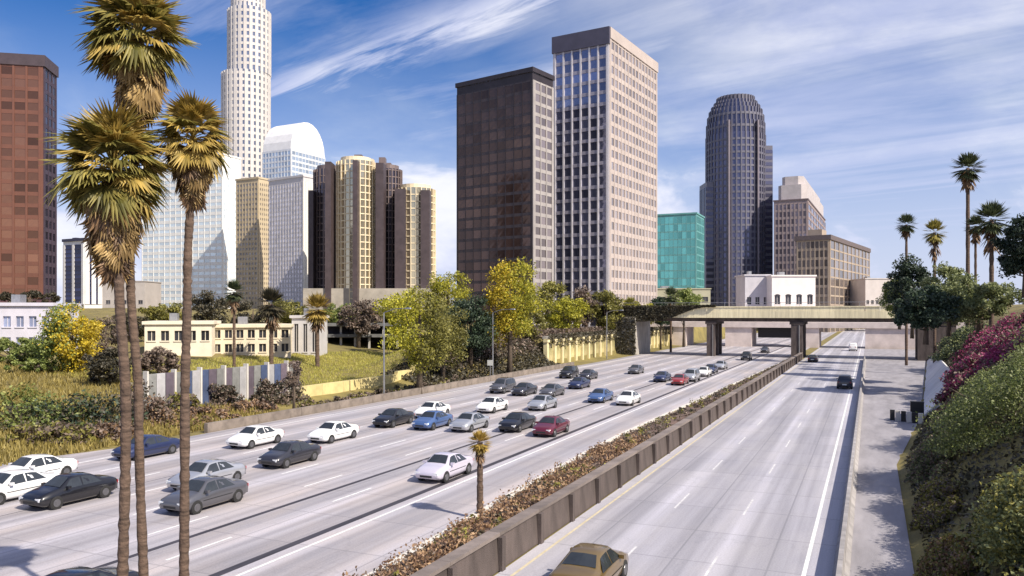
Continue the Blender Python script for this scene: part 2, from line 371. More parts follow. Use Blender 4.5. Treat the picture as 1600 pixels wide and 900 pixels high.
for v in range(-16, 180, 4):
    put('wall_panel', pme, None, wall, (-13.32, v, 0)); put('coping', cme, None, wall, (-13.32, v, 0))
    if v > 20: put('pilaster', ptm, None, wall, (-13.02, v, 0))

# ------------------------------------------------------------------ low concrete safety barrier on the right
barrier = thing('concrete_barrier', 'grey concrete safety barrier along the right edge of the empty carriageway', 'barrier', (0, 0, 0), RZ)
sec = [(-.30, 0), (-.30, .07), (-.13, .30), (-.09, .81), (.09, .81), (.13, .30), (.30, .07), (.30, 0)]
bb = MB(); bb.loft([[(x, y, z) for x, z in reversed(sec)] for y in (0, 5.96)]); bme = bb.mesh('barrier_segment'); bme.materials.append(surf('barrier_concrete', (.34, .32, .32), .85, .35, 1.2, bump=.3, objrand=.12))
for v in range(-10, 180, 6): put('barrier_segment', bme, None, barrier, (-1.0, v, .004))
# edge wall on the far side of the freeway
ew = thing('edge_wall', 'low dark concrete wall at the far edge of the freeway below the hedge', 'wall', (0, 0, 0), RZ)
eb = MB(); eb.box(-.2, .2, 0, 5.96, -.05, .75); eme = eb.mesh('wall_segment'); eme.materials.append(surf('edge_wall_concrete', (.23, .19, .16), .9, .4, 1, bump=.4, objrand=.15))
for v in range(50, 140, 6): put('wall_segment', eme, None, ew, (-50.4, v, 0))
# sloping pale slab on the right bank
sb = MB(); secs = []
for v in range(86, 232, 6):
    w = .6 + 2.7 * (230 - v) / 145; u = u_right(v) + .1
    secs.append([(u, v, -.02), (u + w, v, w * .95 + .25), (u + w + .3, v, w * .95 + .1), (u + .4, v, -.25)])
sb.loft([list(reversed(s)) for s in secs])
tag(sb.build('slope_wall', surf('white_slab', (.72, .70, .70), .8, .2, .5, bump=.2), rz=RZ), 'white sloping concrete wall at the foot of the right hill', 'wall')

# ------------------------------------------------------------------ overpass
V0, V1, BU0, BU1 = 184.0, 196.0, -58.0, 20.0
br = thing('overpass', 'cream concrete overpass crossing both roads below the dark ribbed tower', 'bridge', (0, 0, 0), RZ)
b = MB(); b.box(BU0, BU1, V0 + .3, V1 - .3, 8.9, 10.15); b.build('deck', CONC, br)
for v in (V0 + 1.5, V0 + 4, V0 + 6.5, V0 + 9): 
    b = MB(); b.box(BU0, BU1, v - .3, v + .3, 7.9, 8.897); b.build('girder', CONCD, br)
for v in (V0, V1 - .3):
    for i in range(int((BU1 - BU0) / 3)):
        b = MB(); u = BU0 + i * 3; b.box(u + .01, u + 2.99, v, v + .297, 8.75, 10.25); b.box(u + .12, u + 2.88, v + .05, v + .25, 10.252, 11.1); b.box(u, u + 2.995, v - .06, v + .36, 11.103, 11.35)
        b.build('parapet_panel', CREAM, br)
b = MB(); b.box(BU0, BU1, V0 + .31, V1 - .31, 10.154, 10.2); b.build('road_surface', ASPH, br)
for u, w in ((-14.6, 1.2), (-33.2, .9), (12.5, 3.5)):
    for v in (V0 + 1.2, V0 + 5.5, V0 + 9.8):
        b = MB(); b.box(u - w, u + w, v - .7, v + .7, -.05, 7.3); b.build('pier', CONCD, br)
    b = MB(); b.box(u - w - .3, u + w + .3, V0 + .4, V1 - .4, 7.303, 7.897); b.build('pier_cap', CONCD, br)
b = MB(); b.box(-60, -50.4, V0 - 1, V1 + 1, -.05, 8.895); b.build('abutment', CONC, br)
yw = thing('ivy_wall', 'sunlit yellow retaining wall with short columns left of the overpass', 'wall', (0, 0, 0), RZ)
b = MB(); b.box(-.3, .3, 0, 3.95, -.05, 5.0); yme = b.mesh('wall_panel'); yme.materials.append(surf('yellow_wall', (.50, .42, .22), .85, .4, .5, bump=.3, col2=(.22, .21, .07), objrand=.3))
b = MB(); b.box(-.3, .45, -.45, .45, -.05, 4.4); b.box(-.3, .6, -.6, .6, 4.402, 4.9); ycm = b.mesh('column'); ycm.materials.append(surf('yellow_column', (.72, .62, .36), .85, .2, .6, bump=.3, objrand=.1))
b = MB(); b.box(-.4, .5, 0, 3.97, 5.003, 5.5); ycp = b.mesh('coping'); ycp.materials.append(CONC)
for v in list(range(138, 182, 4)) + list(range(198, 250, 4)):
    put('wall_panel', yme, None, yw, (-55.4, v, 0)); put('column', ycm, None, yw, (-55.1, v, 0)); put('coping', ycp, None, yw, (-55.4, v, 0))

# ------------------------------------------------------------------ second overpass far behind, pale abutments and dark openings
fb = thing('far_overpass', 'pale far overpass with dark openings seen under the cream overpass', 'bridge', (0, 0, 0), RZ)
PALE = surf('far_pale_wall', (.70, .60, .56), .85, .25, .3)
b = MB(); b.box(-70, 40, 240, 252, 5.6, 7.2); b.build('deck', PALE, fb)
for u0, u1 in ((-70, -50.5), (-39, -31.5), (-19, -13.1), (-1.2, 40)):
    b = MB(); b.box(u0, u1, 240.5, 251.5, -.05, 5.597); b.build('abutment', PALE, fb)
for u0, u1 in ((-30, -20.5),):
    b = MB(); b.box(u0, u1, 243, 244, 2.6, 5.597); b.build('sign_board', DARK, fb)  # near-black panel set in the gap to paint the shade of the opening
# street retaining wall with pilasters left of centre (grey and blue weathered panels)
PAN = [surf('panel_grey', (.24, .24, .23), .85, .35, .9, bump=.3, objrand=.25), surf('panel_blue', (.07, .10, .20), .8, .35, .9, bump=.3, objrand=.3), surf('panel_pale', (.46, .45, .46), .85, .25, .9, bump=.3, objrand=.2), surf('panel_mauve', (.14, .11, .14), .85, .35, .9, bump=.3, objrand=.3)]
pw = thing('panel_wall', 'tall wall of grey, blue and white upright panels below the cream low building', 'wall', (0, 0, 0), RZ)
va = to_uv(at(228, ray_u(228, -60)))[1]; vb = to_uv(at(462, ray_u(462, -60)))[1]
b = MB(); b.box(-.15, .15, .03, 1.02, -.2, 3.6); pms = b.mesh('wall_panel'); pms.materials.append(PAN[0])
b = MB(); b.box(-.28, .28, -.09, .09, -.2, 3.9); pps = b.mesh('pilaster'); pps.materials.append(CONCW)
v = va; i = 0
while v < vb:
    o = put('wall_panel', pms, PAN[(0, 2, 3, 0, 1, 2, 1, 3, 0, 3)[i % 10]], pw, (-60, v, ground_h(-60, v))); o.rotation_euler = (0, 0, random.uniform(-.02, .02))
    if i % 3 == 0: put('pilaster', pps, None, pw, (-60, v, ground_h(-60, v)))
    v += 1.06; i += 1
# low cream garden wall under the lawn
cw = thing('garden_wall', 'low pale yellow wall along the foot of the green lawn', 'wall', (0, 0, 0), RZ)
b = MB(); b.box(-.25, .25, 0, 3.97, -.3, 1.25); cwm = b.mesh('wall_segment'); cwm.materials.append(surf('pale_yellow_wall', (.66, .55, .26), .85, .25, .8, bump=.3, objrand=.1))
va = to_uv(at(466, ray_u(466, -58)))[1]; vb = to_uv(at(690, ray_u(690, -58)))[1]; v = va
while v < vb: put('wall_segment', cwm, None, cw, (-58, v, ground_h(-58, v))); v += 4
# ================================================================== buildings
def corner_tower(name, label, pxc, Zc, theta, pxL, pxR, ytop, zb=None, group=None, wl=None, wr=None, cat='building'):
    t = R(theta); C = at(pxc, Zc); ex = Vector((math.sin(t), math.cos(t))); el = Vector((-math.cos(t), math.sin(t)))
    def hit(d, px):
        k = (px - 800) / F; return (k * C.y - C.x) / (d.x - k * d.y)
    wr = wr or hit(ex, pxR); wl = wl or hit(el, pxL)
    if zb is None: zb = min(gz(C + Vector((*(ex * a * wr + el * c * wl), 0))) for a in (0, 1) for c in (0, 1)) - .3
    h = hz(ytop, Zc) - zb
    o = thing(name, label, cat, (C.x, C.y, zb), math.pi / 2 - t, group)
    return o, wr, wl, h
def fbox(b, face, a0, a1, z0, z1, p0, p1):
    # a box on a facade: a along the face, p0..p1 outward distance
    if face == 'L': b.box(-p1, -p0, a0, a1, z0, z1)
    else: b.box(a0, a1, -p1, -p0, z0, z1)
def facade(o, face, width, z0, z1, nc, nr, pier_w, span_h, wallmat, panemat, proud=.35, separate=False, margin=.6, spanmat=None, pname='window'):
    cw = (width - 2 * margin) / nc; rh = (z1 - z0) / nr
    g = MB()
    if pier_w > 0:
        for i in range(nc + 1): fbox(g, face, margin + i * cw - pier_w / 2, margin + i * cw + pier_w / 2, z0, z1, .0, proud)
    if margin > pier_w: 
        fbox(g, face, 0, margin - pier_w / 2 - .004, z0, z1, .0, proud * .9); fbox(g, face, width - margin + pier_w / 2 + .004, width, z0, z1, .0, proud * .9)
    if g.v: g.build('pier_grid', wallmat, o)
    s = MB()
    if span_h > 0:
        for j in range(nr + 1):
            zc = z0 + j * rh; lo, hi = max(z0, zc - span_h / 2), min(z1, zc + span_h / 2)
            fbox(s, face, margin, width - margin, lo, hi, 0, proud * .6)
        s.build('spandrels', spanmat or wallmat, o)
    pw = cw - pier_w - .02; ph = rh - span_h - .02
    if separate:
        pb = MB()
        if face == 'L': pb.box(-.1, 0, -pw / 2, pw / 2, -ph / 2, ph / 2)
        else: pb.box(-pw / 2, pw / 2, -.1, 0, -ph / 2, ph / 2)
        me = pb.mesh(pname); me.materials.append(panemat)
        for j in range(nr):
            for i in range(nc):
                a = margin + (i + .5) * cw; z = z0 + (j + .5) * rh
                q = put(pname, me, None, o, (-.03, a, z) if face == 'L' else (a, -.03, z))
                q.rotation_euler = (random.uniform(-.006, .006), 0, random.uniform(-.006, .006)) if face == 'R' else (0, random.uniform(-.006, .006), random.uniform(-.006, .006))
    else:
        pb = MB()
        for j in range(nr):
            for i in range(nc):
                a = margin + (i + .5) * cw; z = z0 + (j + .5) * rh
                fbox(pb, face, a - pw / 2, a + pw / 2, z - ph / 2, z + ph / 2, .02 + random.uniform(0, .02), .08)
        q = pb.build('windows', panemat, o); q['kind'] = 'stuff'
def core(o, wr, wl, h, mat, name='wall'):
    b = MB(); b.box(.0, wr, .0, wl, 0, h); return b.build(name, mat, o)
def roof_bits(o, wr, wl, h, mat, n=3, ph=1.2, dark=None):
    pm = dark or mat
    b = MB(); b.box(-.4, wr + .4, -.4, .0 - .01, h, h + ph); b.box(-.4, wr + .4, wl + .01, wl + .4, h, h + ph); b.box(-.4, -.01, .0, wl, h, h + ph); b.box(wr + .01, wr + .4, .0, wl, h, h + ph); b.build('parapet', pm, o)
    for i in range(n):
        a, c = random.uniform(.15, .6) * wr, random.uniform(.15, .6) * wl; s = random.uniform(.12, .28)
        b = MB(); b.box(a, a + wr * s, c, c + wl * s, h + .002, h + random.uniform(1.5, 3.2)); b.build('rooftop_unit', STEEL if i % 2 else mat, o)

# 1 brown glass tower at the left edge
o, wr, wl, h = corner_tower('office_tower', 'reddish brown glass office tower cut by the left edge of the picture', 68, 200, -12, 0, 0, 92, wl=46, wr=9)
BRW = surf('brown_granite', (.165, .068, .045), .5, .2, .15)
core(o, wr, wl, h, surf('brown_core', (.10, .05, .06), .6, .3, .1)); 
facade(o, 'L', wl, 4, h - 2, 15, 20, .5, 1.0, BRW, glassmat('brown_glass', (.20, .095, .06), .14, .55, .5), separate=True, proud=.3, margin=.8)
facade(o, 'R', wr, 4, h - 2, 3, 20, .4, 1.1, surf('dark_granite', (.06, .04, .06), .5, .3, .3), glassmat('dark_glass_j', (.05, .045, .07), .1, .6, .5, True), proud=.25)  # right face coloured darker than the front
b = MB(); b.box(-.5, wr + .5, -.5, wl + .5, h - 1.99, h + .8); b.build('parapet', surf('dark_cap', (.07, .05, .06), .6, .3, .3), o)
# 2 small navy tower
o, wr, wl, h = corner_tower('striped_tower', 'small dark navy tower with white vertical strips left of the big palms', 132, 340, 28, 99, 160, 376)
core(o, wr, wl, h, surf('white_precast', (.72, .70, .70), .7, .15, .2))
NAVY = glassmat('navy_glass', (.03, .035, .09), .12, .5, .5, True)
facade(o, 'L', wl, 2, h - 1.5, 2, 14, 1.4, .5, surf('white_precast', (0, 0, 0)), NAVY, margin=.9, spanmat=surf('navy_span', (.04, .04, .08), .6))
facade(o, 'R', wr, 2, h - 1.5, 2, 14, 2.0, .5, surf('white_precast', (0, 0, 0)), NAVY, margin=1.2, spanmat=surf('navy_span', (0, 0, 0)))
roof_bits(o, wr, wl, h, surf('navy_span', (0, 0, 0)), 2)
# 3 pale banded midrise
WHT = surf('pale_band', (.82, .81, .79), .7, .12, .2)
o, wr, wl, h = corner_tower('banded_tower', 'wide white tower with thin horizontal window bands behind the palm trunks', 348, 560, 22, 222, 376, 242)
core(o, wr, wl, h, WHT)
PGL = glassmat('pale_glass', (.66, .74, .78), .2, .35, .15, True)
facade(o, 'L', wl, 2, h - 1, 14, 24, .5, 2.3, WHT, PGL, proud=.3); facade(o, 'R', wr, 2, h - 1, 8, 24, .5, 2.3, WHT, PGL, proud=.3); roof_bits(o, wr, wl, h, WHT, 2)
# 4 round granite skyscraper
def ring(n, r, a0=0): return [(r * math.cos(a0 + 2 * math.pi * k / n), r * math.sin(a0 + 2 * math.pi * k / n)) for k in range(n)]
def round_tier(o, r, z0, z1, n, wallmat, glass, rib=.5, floor=4.0, band=1.3, name='tier', cx=0, cy=0, glassj=True):
    b = MB(); b.prism([(x + cx, y + cy) for x, y in ring(n, r, math.pi / n)], z0, z1); q = b.build(name, glass, o)
    g = MB()
    for k in range(n):
        a = math.pi / n + 2 * math.pi * k / n; c, s = math.cos(a), math.sin(a); w = rib
        p = [(cx + c * (r - .3) - s * w, cy + s * (r - .3) + c * w), (cx + c * (r - .3) + s * w, cy + s * (r - .3) - c * w), (cx + c * (r + .55) + s * w, cy + s * (r + .55) - c * w), (cx + c * (r + .55) - s * w, cy + s * (r + .55) + c * w)]
        g.prism(p, z0, z1 - .02)
    g.build('ribs', wallmat, q)
    g = MB(); z = z0 + floor
    while z < z1 - .5:
        g.prism([(x + cx, y + cy) for x, y in ring(n, r + .3, math.pi / n)], z - band / 2, z + band / 2); z += floor
    if g.v: g.build('floor_bands', wallmat, q)
    return q
GRN = surf('cream_granite', (.60, .56, .53), .55, .1, .05); 
GRG = glassmat('granite_glass', (.22, .25, .33), .12, .6, .2)
Z = 740; c = at(388, Z); zb = gz(c) - 1
o = thing('round_skyscraper', 'very tall stepped round cream granite skyscraper behind the upper palm', 'skyscraper', (c.x, c.y, zb), 0)
pxm = Z / F
def zr(y): return hz(y, Z) - zb
round_tier(o, 26 * 1.04, 0, zr(285), 28, GRN, GRG, 1.6, 7, 3, 'base_tier')
round_tier(o, 36 * pxm, zr(285), zr(118), 28, GRN, GRG, 1.5, 6, 2.4, 'lower_tier', -2, 0)
round_tier(o, 32 * pxm, zr(118), zr(20), 24, GRN, GRG, 1.4, 6, 2.4, 'middle_tier', 1, 0)
round_tier(o, 25 * pxm, zr(20), zr(-28), 24, GRN, GRG, 1.2, 6, 2.0, 'crown')
# 5 hazy blue glass block with a vaulted top
o, wr, wl, h = corner_tower('vaulted_tower', 'hazy blue grey glass tower with white vaulted top right of the tall skyscraper', 455, 660, 28, 410, 508, 232)
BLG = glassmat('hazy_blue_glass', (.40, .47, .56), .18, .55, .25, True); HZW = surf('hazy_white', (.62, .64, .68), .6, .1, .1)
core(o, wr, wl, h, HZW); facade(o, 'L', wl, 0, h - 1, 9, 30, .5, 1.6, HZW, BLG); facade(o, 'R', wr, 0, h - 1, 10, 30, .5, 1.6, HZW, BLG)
b = MB(); secs = []
for k in range(13):
    a = math.pi * k / 12; secs.append([(wr / 2 - wr / 2 * math.cos(a), .5, h + 26 * math.sin(a) - .2), (wr / 2 - wr / 2 * math.cos(a), wl - .5, h + 26 * math.sin(a) - .2)])
b.v = [p for s in secs for p in s]; b.f = [(2 * k, 2 * k + 1, 2 * k + 3, 2 * k + 2) for k in range(12)] + [tuple(2 * k for k in range(13)), tuple(2 * k + 1 for k in reversed(range(13)))]
b.build('vault_roof', surf('vault_white', (.78, .77, .77), .4, .1, .2), o, False)
# 6 tan tower, 7 pale grey tower
TAN = surf('tan_stone', (.50, .41, .28), .75, .15, .1)
o, wr, wl, h = corner_tower('tan_tower', 'tan stone tower below the tall round skyscraper', 404, 520, 28, 369, 421, 279)
core(o, wr, wl, h, TAN); GT = glassmat('tan_glass', (.25, .22, .20), .15, .5, .4, True)
facade(o, 'L', wl, 0, h - 2, 7, 26, .8, 1.7, TAN, GT); facade(o, 'R', wr, 0, h - 2, 5, 26, .9, 1.7, TAN, GT); roof_bits(o, wr, wl, h, TAN, 2)
LAV = surf('pale_lavender_stone', (.60, .57, .58), .7, .1, .1)
o, wr, wl, h = corner_tower('grey_tower', 'plain pale grey tower with a bright narrow side left of the cylinder hotel', 474, 480, 34, 420, 489, 276)
core(o, wr, wl, h, LAV); GL = glassmat('lav_glass', (.56, .53, .57), .2, .35, .25, True)
facade(o, 'L', wl, 0, h - 3, 12, 28, .9, 1.1, LAV, GL, proud=.25); facade(o, 'R', wr, 0, h - 3, 5, 28, 1.6, .3, surf('bright_stone', (.80, .76, .68), .7, .08, .1), GL); roof_bits(o, wr, wl, h, LAV, 1)
# 8 hotel of mirrored cylinders
Z = 420; pm = Z / F; c = at(560, Z); zb = gz(c) - 1
o = thing('cylinder_hotel', 'cluster of mirrored glass cylinder towers with dark vertical strips', 'hotel', (c.x, c.y, zb), 0)
MG = glassmat('mirror_bronze', (.66, .57, .40), .1, .8, .25); DG = glassmat('mirror_dark', (.13, .11, .13), .12, .7, .3); FR = surf('bronze_frame', (.22, .17, .16), .5, .2, .2, metal=.4)
PF = surf('pale_frame', (.76, .65, .46), .6, .15, .2)
def hzz(y): return hz(y, Z) - zb
def cyl(px, wpx, ytop, dy, glass, n=24, bands=.55, nm='cylinder_tower', frame=None):
    x = (px - 560) * pm; r = wpx * pm / 2
    q = round_tier(o, r, 0, hzz(ytop), n, frame or FR, glass, .22, 3.6, bands, nm, x, dy)
    b = MB(); b.prism([(x + a, dy + e) for a, e in ring(n, r * .8)], hzz(ytop) - .05, hzz(ytop) + 2.2); b.build('roof_drum', frame or FR, q)
cyl(510, 46, 264, 6, DG); cyl(560, 58, 258, -6, MG, frame=PF); cyl(604, 40, 262, 8, DG); cyl(649, 60, 296, 2, MG, frame=PF); cyl(536, 30, 252, 24, DG); cyl(585, 36, 256, 22, MG)
for px, w, y0, y1, dy in ((490, 8, 300, 500, -3), (524, 9, 262, 500, -14), (567, 7, 262, 500, -18), (600, 12, 262, 500, -11), (630, 16, 300, 500, -9), (668, 14, 302, 500, -8)):
    b = MB(); x = (px - 560) * pm; b.box(x - w * pm / 2, x + w * pm / 2, dy - 3, dy + 6, 0, hzz(y0)); b.build('lift_shaft', surf('dark_shaft', (.075, .055, .06), .5, .3, .3), o)
for px, w, y0, y1, dy in ((540, 14, 246, 262, 2), (556, 12, 238, 258, 6), (576, 10, 246, 260, 4), (592, 10, 240, 262, 10), (603, 8, 250, 262, 8)):
    b = MB(); x = (px - 560) * pm; b.box(x - w * pm / 2, x + w * pm / 2, dy, dy + 5, hzz(y1), hzz(y0)); b.build('rooftop_unit', FR if px != 576 else PF, o)
b = MB(); b.box((486 - 560) * pm, (682 - 560) * pm, -16, 30, 0, hzz(452)); b.build('podium', surf('podium_concrete', (.42, .38, .33), .8, .25, .2), o)
# 9 dark box tower
o, wr, wl, h = corner_tower('dark_office_tower', 'dark brown glass box tower in front of the gridded white tower', 832, 240, 36, 714, 864, 112)
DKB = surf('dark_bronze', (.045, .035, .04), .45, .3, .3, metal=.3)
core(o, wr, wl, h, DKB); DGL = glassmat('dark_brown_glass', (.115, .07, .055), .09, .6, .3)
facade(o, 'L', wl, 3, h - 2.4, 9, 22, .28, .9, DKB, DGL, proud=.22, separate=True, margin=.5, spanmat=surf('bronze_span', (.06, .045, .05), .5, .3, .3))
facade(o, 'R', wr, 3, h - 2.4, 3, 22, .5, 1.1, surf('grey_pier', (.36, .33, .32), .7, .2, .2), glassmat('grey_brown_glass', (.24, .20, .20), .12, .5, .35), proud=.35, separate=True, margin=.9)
roof_bits(o, wr, wl, h, DKB, 2, 1.4)
# 10 white gridded tower
o, wr, wl, h = corner_tower('gridded_tower', 'tall white concrete tower with a grid of dark windows, tallest in the middle', 952, 260, 30.6, 865, 1026, 45)
PRE = surf('white_grid_concrete', (.60, .57, .60), .75, .14, .15, bump=.1); PRB = surf('beige_grid_concrete', (.47, .40, .37), .75, .14, .15)
core(o, wr, wl, h, surf('grid_core', (.30, .27, .27), .8, .2, .2))
GW = glassmat('grid_window', (.26, .27, .38), .08, .7, .4)
facade(o, 'L', wl, 2, h - 5, 6, 24, .55, 1.15, PRE, GW, proud=.5, separate=True, margin=.7, spanmat=surf('lavender_span', (.33, .31, .37), .5, .2, .2))
facade(o, 'R', wr, 2, h - 3, 14, 24, .7, 1.5, PRB, glassmat('beige_window', (.50, .43, .40), .16, .7, .3, True), proud=.3, margin=.8)
b = MB(); b.box(-.82, -.004, -.3, wl + .3, h - 4.99, h + .6); b.build('dark_fascia', surf('fascia_dark', (.07, .065, .10), .6, .2, .3), o)
b = MB(); b.box(0, wr + .4, -.52, -.004, h - 2.99, h + .6); b.box(wr + .004, wr + .4, 0, wl, h - 2.99, h + .6); b.build('parapet', PRB, o)
b = MB(); b.box(8, 24, 5, 15, h + .002, h + 3); b.build('rooftop_unit', PRE, o)
# 11 teal glass block
o, wr, wl, h = corner_tower('teal_block', 'teal green glass block between the white tower and the dark rounded tower', 1088, 430, 24, 1024, 1100, 334)
TL = glassmat('teal_glass', (.13, .42, .42), .12, .45, .3, True); TF = surf('teal_frame', (.16, .38, .38), .5, .15, .2)
core(o, wr, wl, h, TF); facade(o, 'L', wl, 0, h - .8, 9, 14, .22, .7, TF, TL, proud=.15); facade(o, 'R', wr, 0, h - .8, 9, 14, .22, .7, TF, TL, proud=.15); roof_bits(o, wr, wl, h, TF, 1, .8)
# 12 dark ribbed rounded tower
Z = 520; pm = Z / F; c = at(1149, Z); zb = gz(c) - 1
o = thing('rounded_tower', 'dark grey ribbed tower with rounded stepped crown right of the teal block', 'skyscraper', (c.x, c.y, zb), 0)
RD = surf('dark_rib_stone', (.15, .145, .185), .45, .12, .2); RG = glassmat('dark_tower_glass', (.10, .10, .16), .1, .55, .3)
def hq(y): return hz(y, Z) - zb
round_tier(o, 44.5 * pm, 0, hq(215), 40, RD, RG, .42, 4.2, 1.3, 'shaft')
for ya, yb_, rr_ in ((215, 196, 43.6), (196, 184, 42), (184, 175, 39.5), (175, 168, 36), (168, 162, 32)): round_tier(o, rr_ * pm, hq(ya), hq(yb_), 40, RD, RG, .40, 4.2, 1.5, 'shoulder')
round_tier(o, 28 * pm, hq(162), hq(154), 32, RD, surf('crown_stone', (.10, .095, .13), .5), .4, 9, 1, 'crown')
for sx, yt in ((-1, 288), (1, 232)):
    b = MB(); x0 = sx * 36 * pm; x1 = sx * 51 * pm; b.box(min(x0, x1), max(x0, x1), -9, 9, 0, hq(yt)); q = b.build('side_wing', RD, o)
    b = MB()
    for k in range(5): b.box(min(x0, x1) - .3, max(x0, x1) + .3, -8.4 + k * 3.8, -6.9 + k * 3.8, 0, hq(yt) - 3)
    for z in range(6, int(hq(yt)) - 2, 4): b.box(min(x0, x1) + .1, max(x0, x1) - .1, -9.12, -9.02, z, z + 2.2)
    b.build('wing_windows', RG, q)
b = MB()
for k in (-2, 2): b.box(k * 4.6 - .5, k * 4.6 + .5, -44.5 * pm - .5, -44.5 * pm * .8, 0, hq(198))
b.build('front_fins', surf('fin_stone', (.22, .19, .22), .5, .15, .2), o)
# 13 brown tower with pale crown, 14 low tan block
MAU = surf('mauve_stone', (.32, .25, .245), .7, .15, .15); MG2 = glassmat('mauve_glass', (.20, .17, .20), .12, .5, .5, True)
o, wr, wl, h = corner_tower('mauve_tower', 'mauve brown tower with a paler set back crown right of the rounded tower', 1262, 480, 26, 1209, 1289, 312)
core(o, wr, wl, h, MAU); facade(o, 'L', wl, 0, h - 1.5, 8, 17, .7, 1.5, MAU, MG2); facade(o, 'R', wr, 0, h - 1.5, 7, 17, .7, 1.5, MAU, MG2); roof_bits(o, wr, wl, h, surf('mauve_dark', (.16, .12, .13), .6), 0, .8)
CRS = surf('crown_pale', (.50, .45, .45), .6, .15, .2); h2 = hz(286, 480) - o.location.z; h3 = hz(272, 480) - o.location.z
b = MB(); b.prism([(2.5, 4), (6, .8), (wr - 4, .8), (wr - .8, 4), (wr - .8, wl - 5), (wr - 3, wl - 2), (5, wl - 2), (2.5, wl - 4)], h + .003, h2); q = b.build('crown', CRS, o)
b = MB(); b.prism([(4.5, 6), (7, 3), (wr - 6, 3), (wr - 3, 6), (wr - 3, wl - 7), (wr - 5, wl - 4), (7, wl - 4), (4.5, wl - 6)], h2 + .003, h3); b.build('crown_cap', CRS, q)
OCH = surf('ochre_stone', (.40, .32, .25), .75, .18, .15); OG = glassmat('ochre_glass', (.21, .18, .17), .15, .45, .5, True)
o, wr, wl, h = corner_tower('tan_block', 'low tan office block with dark cornice right of the mauve tower', 1296, 400, 34, 1244, 1358, 368)
core(o, wr, wl, h, OCH); facade(o, 'L', wl, 0, h - 2, 7, 10, .6, 1.3, OCH, OG); facade(o, 'R', wr, 0, h - 2, 10, 10, 1.1, .8, OCH, OG)
b = MB(); b.box(-.8, wr + .8, -.8, wl + .8, h - 1.99, h + .4); b.build('cornice', surf('cornice_dark', (.14, .11, .11), .7), o)
b = MB(); b.box(6, 16, 5, 12, h + .402, h + 4); b.build('rooftop_unit', OCH, o)
# 15 white low building with arched openings, two blocks
STU = surf('white_stucco', (.78, .72, .70), .8, .1, .4, bump=.15)
def low_block(name, label, pxL, pxR, Z, ytop, depth, cols, zb=None, wallmat=STU, wz=(1.0, 3.0), ww=.6, rows=1, roofmat=None, arch=False, theta=0, gl=None, rowh=3.4, cat='building'):
    a = at(pxL, Z); w = (pxR - pxL) / F * Z / math.cos(R(theta)); zb = gz(at((pxL + pxR) / 2, Z)) - .4 if zb is None else zb
    o = thing(name, label, cat, (a.x, a.y, zb), R(theta)); h = hz(ytop, Z) - zb
    gl = gl or glassmat('low_glass', (.05, .05, .06), .15, .3, .5)
    b = MB(); cw = w / cols; hw = cw * ww / 2
    # front wall with real openings
    zs = []
    for r_ in range(rows): zs += [wz[0] + r_ * rowh, wz[1] + r_ * rowh]
    xs = [0]
    for i in range(cols): xs += [cw * (i + .5) - hw, cw * (i + .5) + hw]
    xs.append(w); zl = [0] + zs + [h]
    for i in range(len(xs) - 1):
        for j in range(len(zl) - 1):
            if i % 2 == 1 and j % 2 == 1: continue
            b.box(xs[i], xs[i + 1], 0, .35, zl[j], zl[j + 1])
    b.box(0, w, .36, depth, 0, h); b.build('wall', wallmat, o)
    for i in range(cols):
        for r_ in range(rows):
            z0, z1 = wz[0] + r_ * rowh, wz[1] + r_ * rowh; q = MB(); q.box(xs[2 * i + 1] + .01, xs[2 * i + 2] - .01, .26, .34, z0 + .01, z1 - .01); wo = q.build('window', gl, o)
            q = MB(); xm = (xs[2 * i + 1] + xs[2 * i + 2]) / 2; q.box(xm - .04, xm + .04, .2, .255, z0 + .01, z1 - .01); q.box(xs[2 * i + 1] - .1, xs[2 * i + 2] + .1, -.12, -.003, z0 - .16, z0 - .01); q.build('window_frame', wallmat, wo)
            if arch:
                q = MB(); n_ = 8; pts = [(xm + hw * 1.12 * math.cos(math.pi * k / n_), z1 + hw * .7 * math.sin(math.pi * k / n_)) for k in range(n_ + 1)]
                i0 = len(q.v); q.v += [(x, -.06, z) for x, z in pts] + [(x, .01, z) for x, z in pts]; m = n_ + 1
                q.f += [(k, k + 1, m + k + 1, m + k) for k in range(n_)] + [tuple(reversed(range(m))), tuple(range(m, 2 * m))]; q.build('arch', gl, wo)
    b = MB(); b.box(-.3, w + .3, -.3, depth + .3, h + .002, h + .45); b.build('roof', roofmat or wallmat, o)
    b = MB(); b.box(w * .3, w * .42, depth * .4, depth * .6, h + .452, h + 1.6); b.build('rooftop_unit', STEEL, o)
    return o
low_block('arched_pavilion', 'white low building with dark arched openings just above the overpass', 1206, 1274, 235, 432, 12, 4, wz=(1.2, 3.6), ww=.5, rows=2, rowh=4.2, arch=True, zb=7)
low_block('pavilion_wing', 'small pale grey wing left of the arched white building', 1164, 1203, 240, 431, 10, 3, wz=(1.2, 3.4), ww=.5, rows=2, rowh=4.2, wallmat=surf('wing_grey', (.52, .50, .54), .8, .15, .4), zb=7)
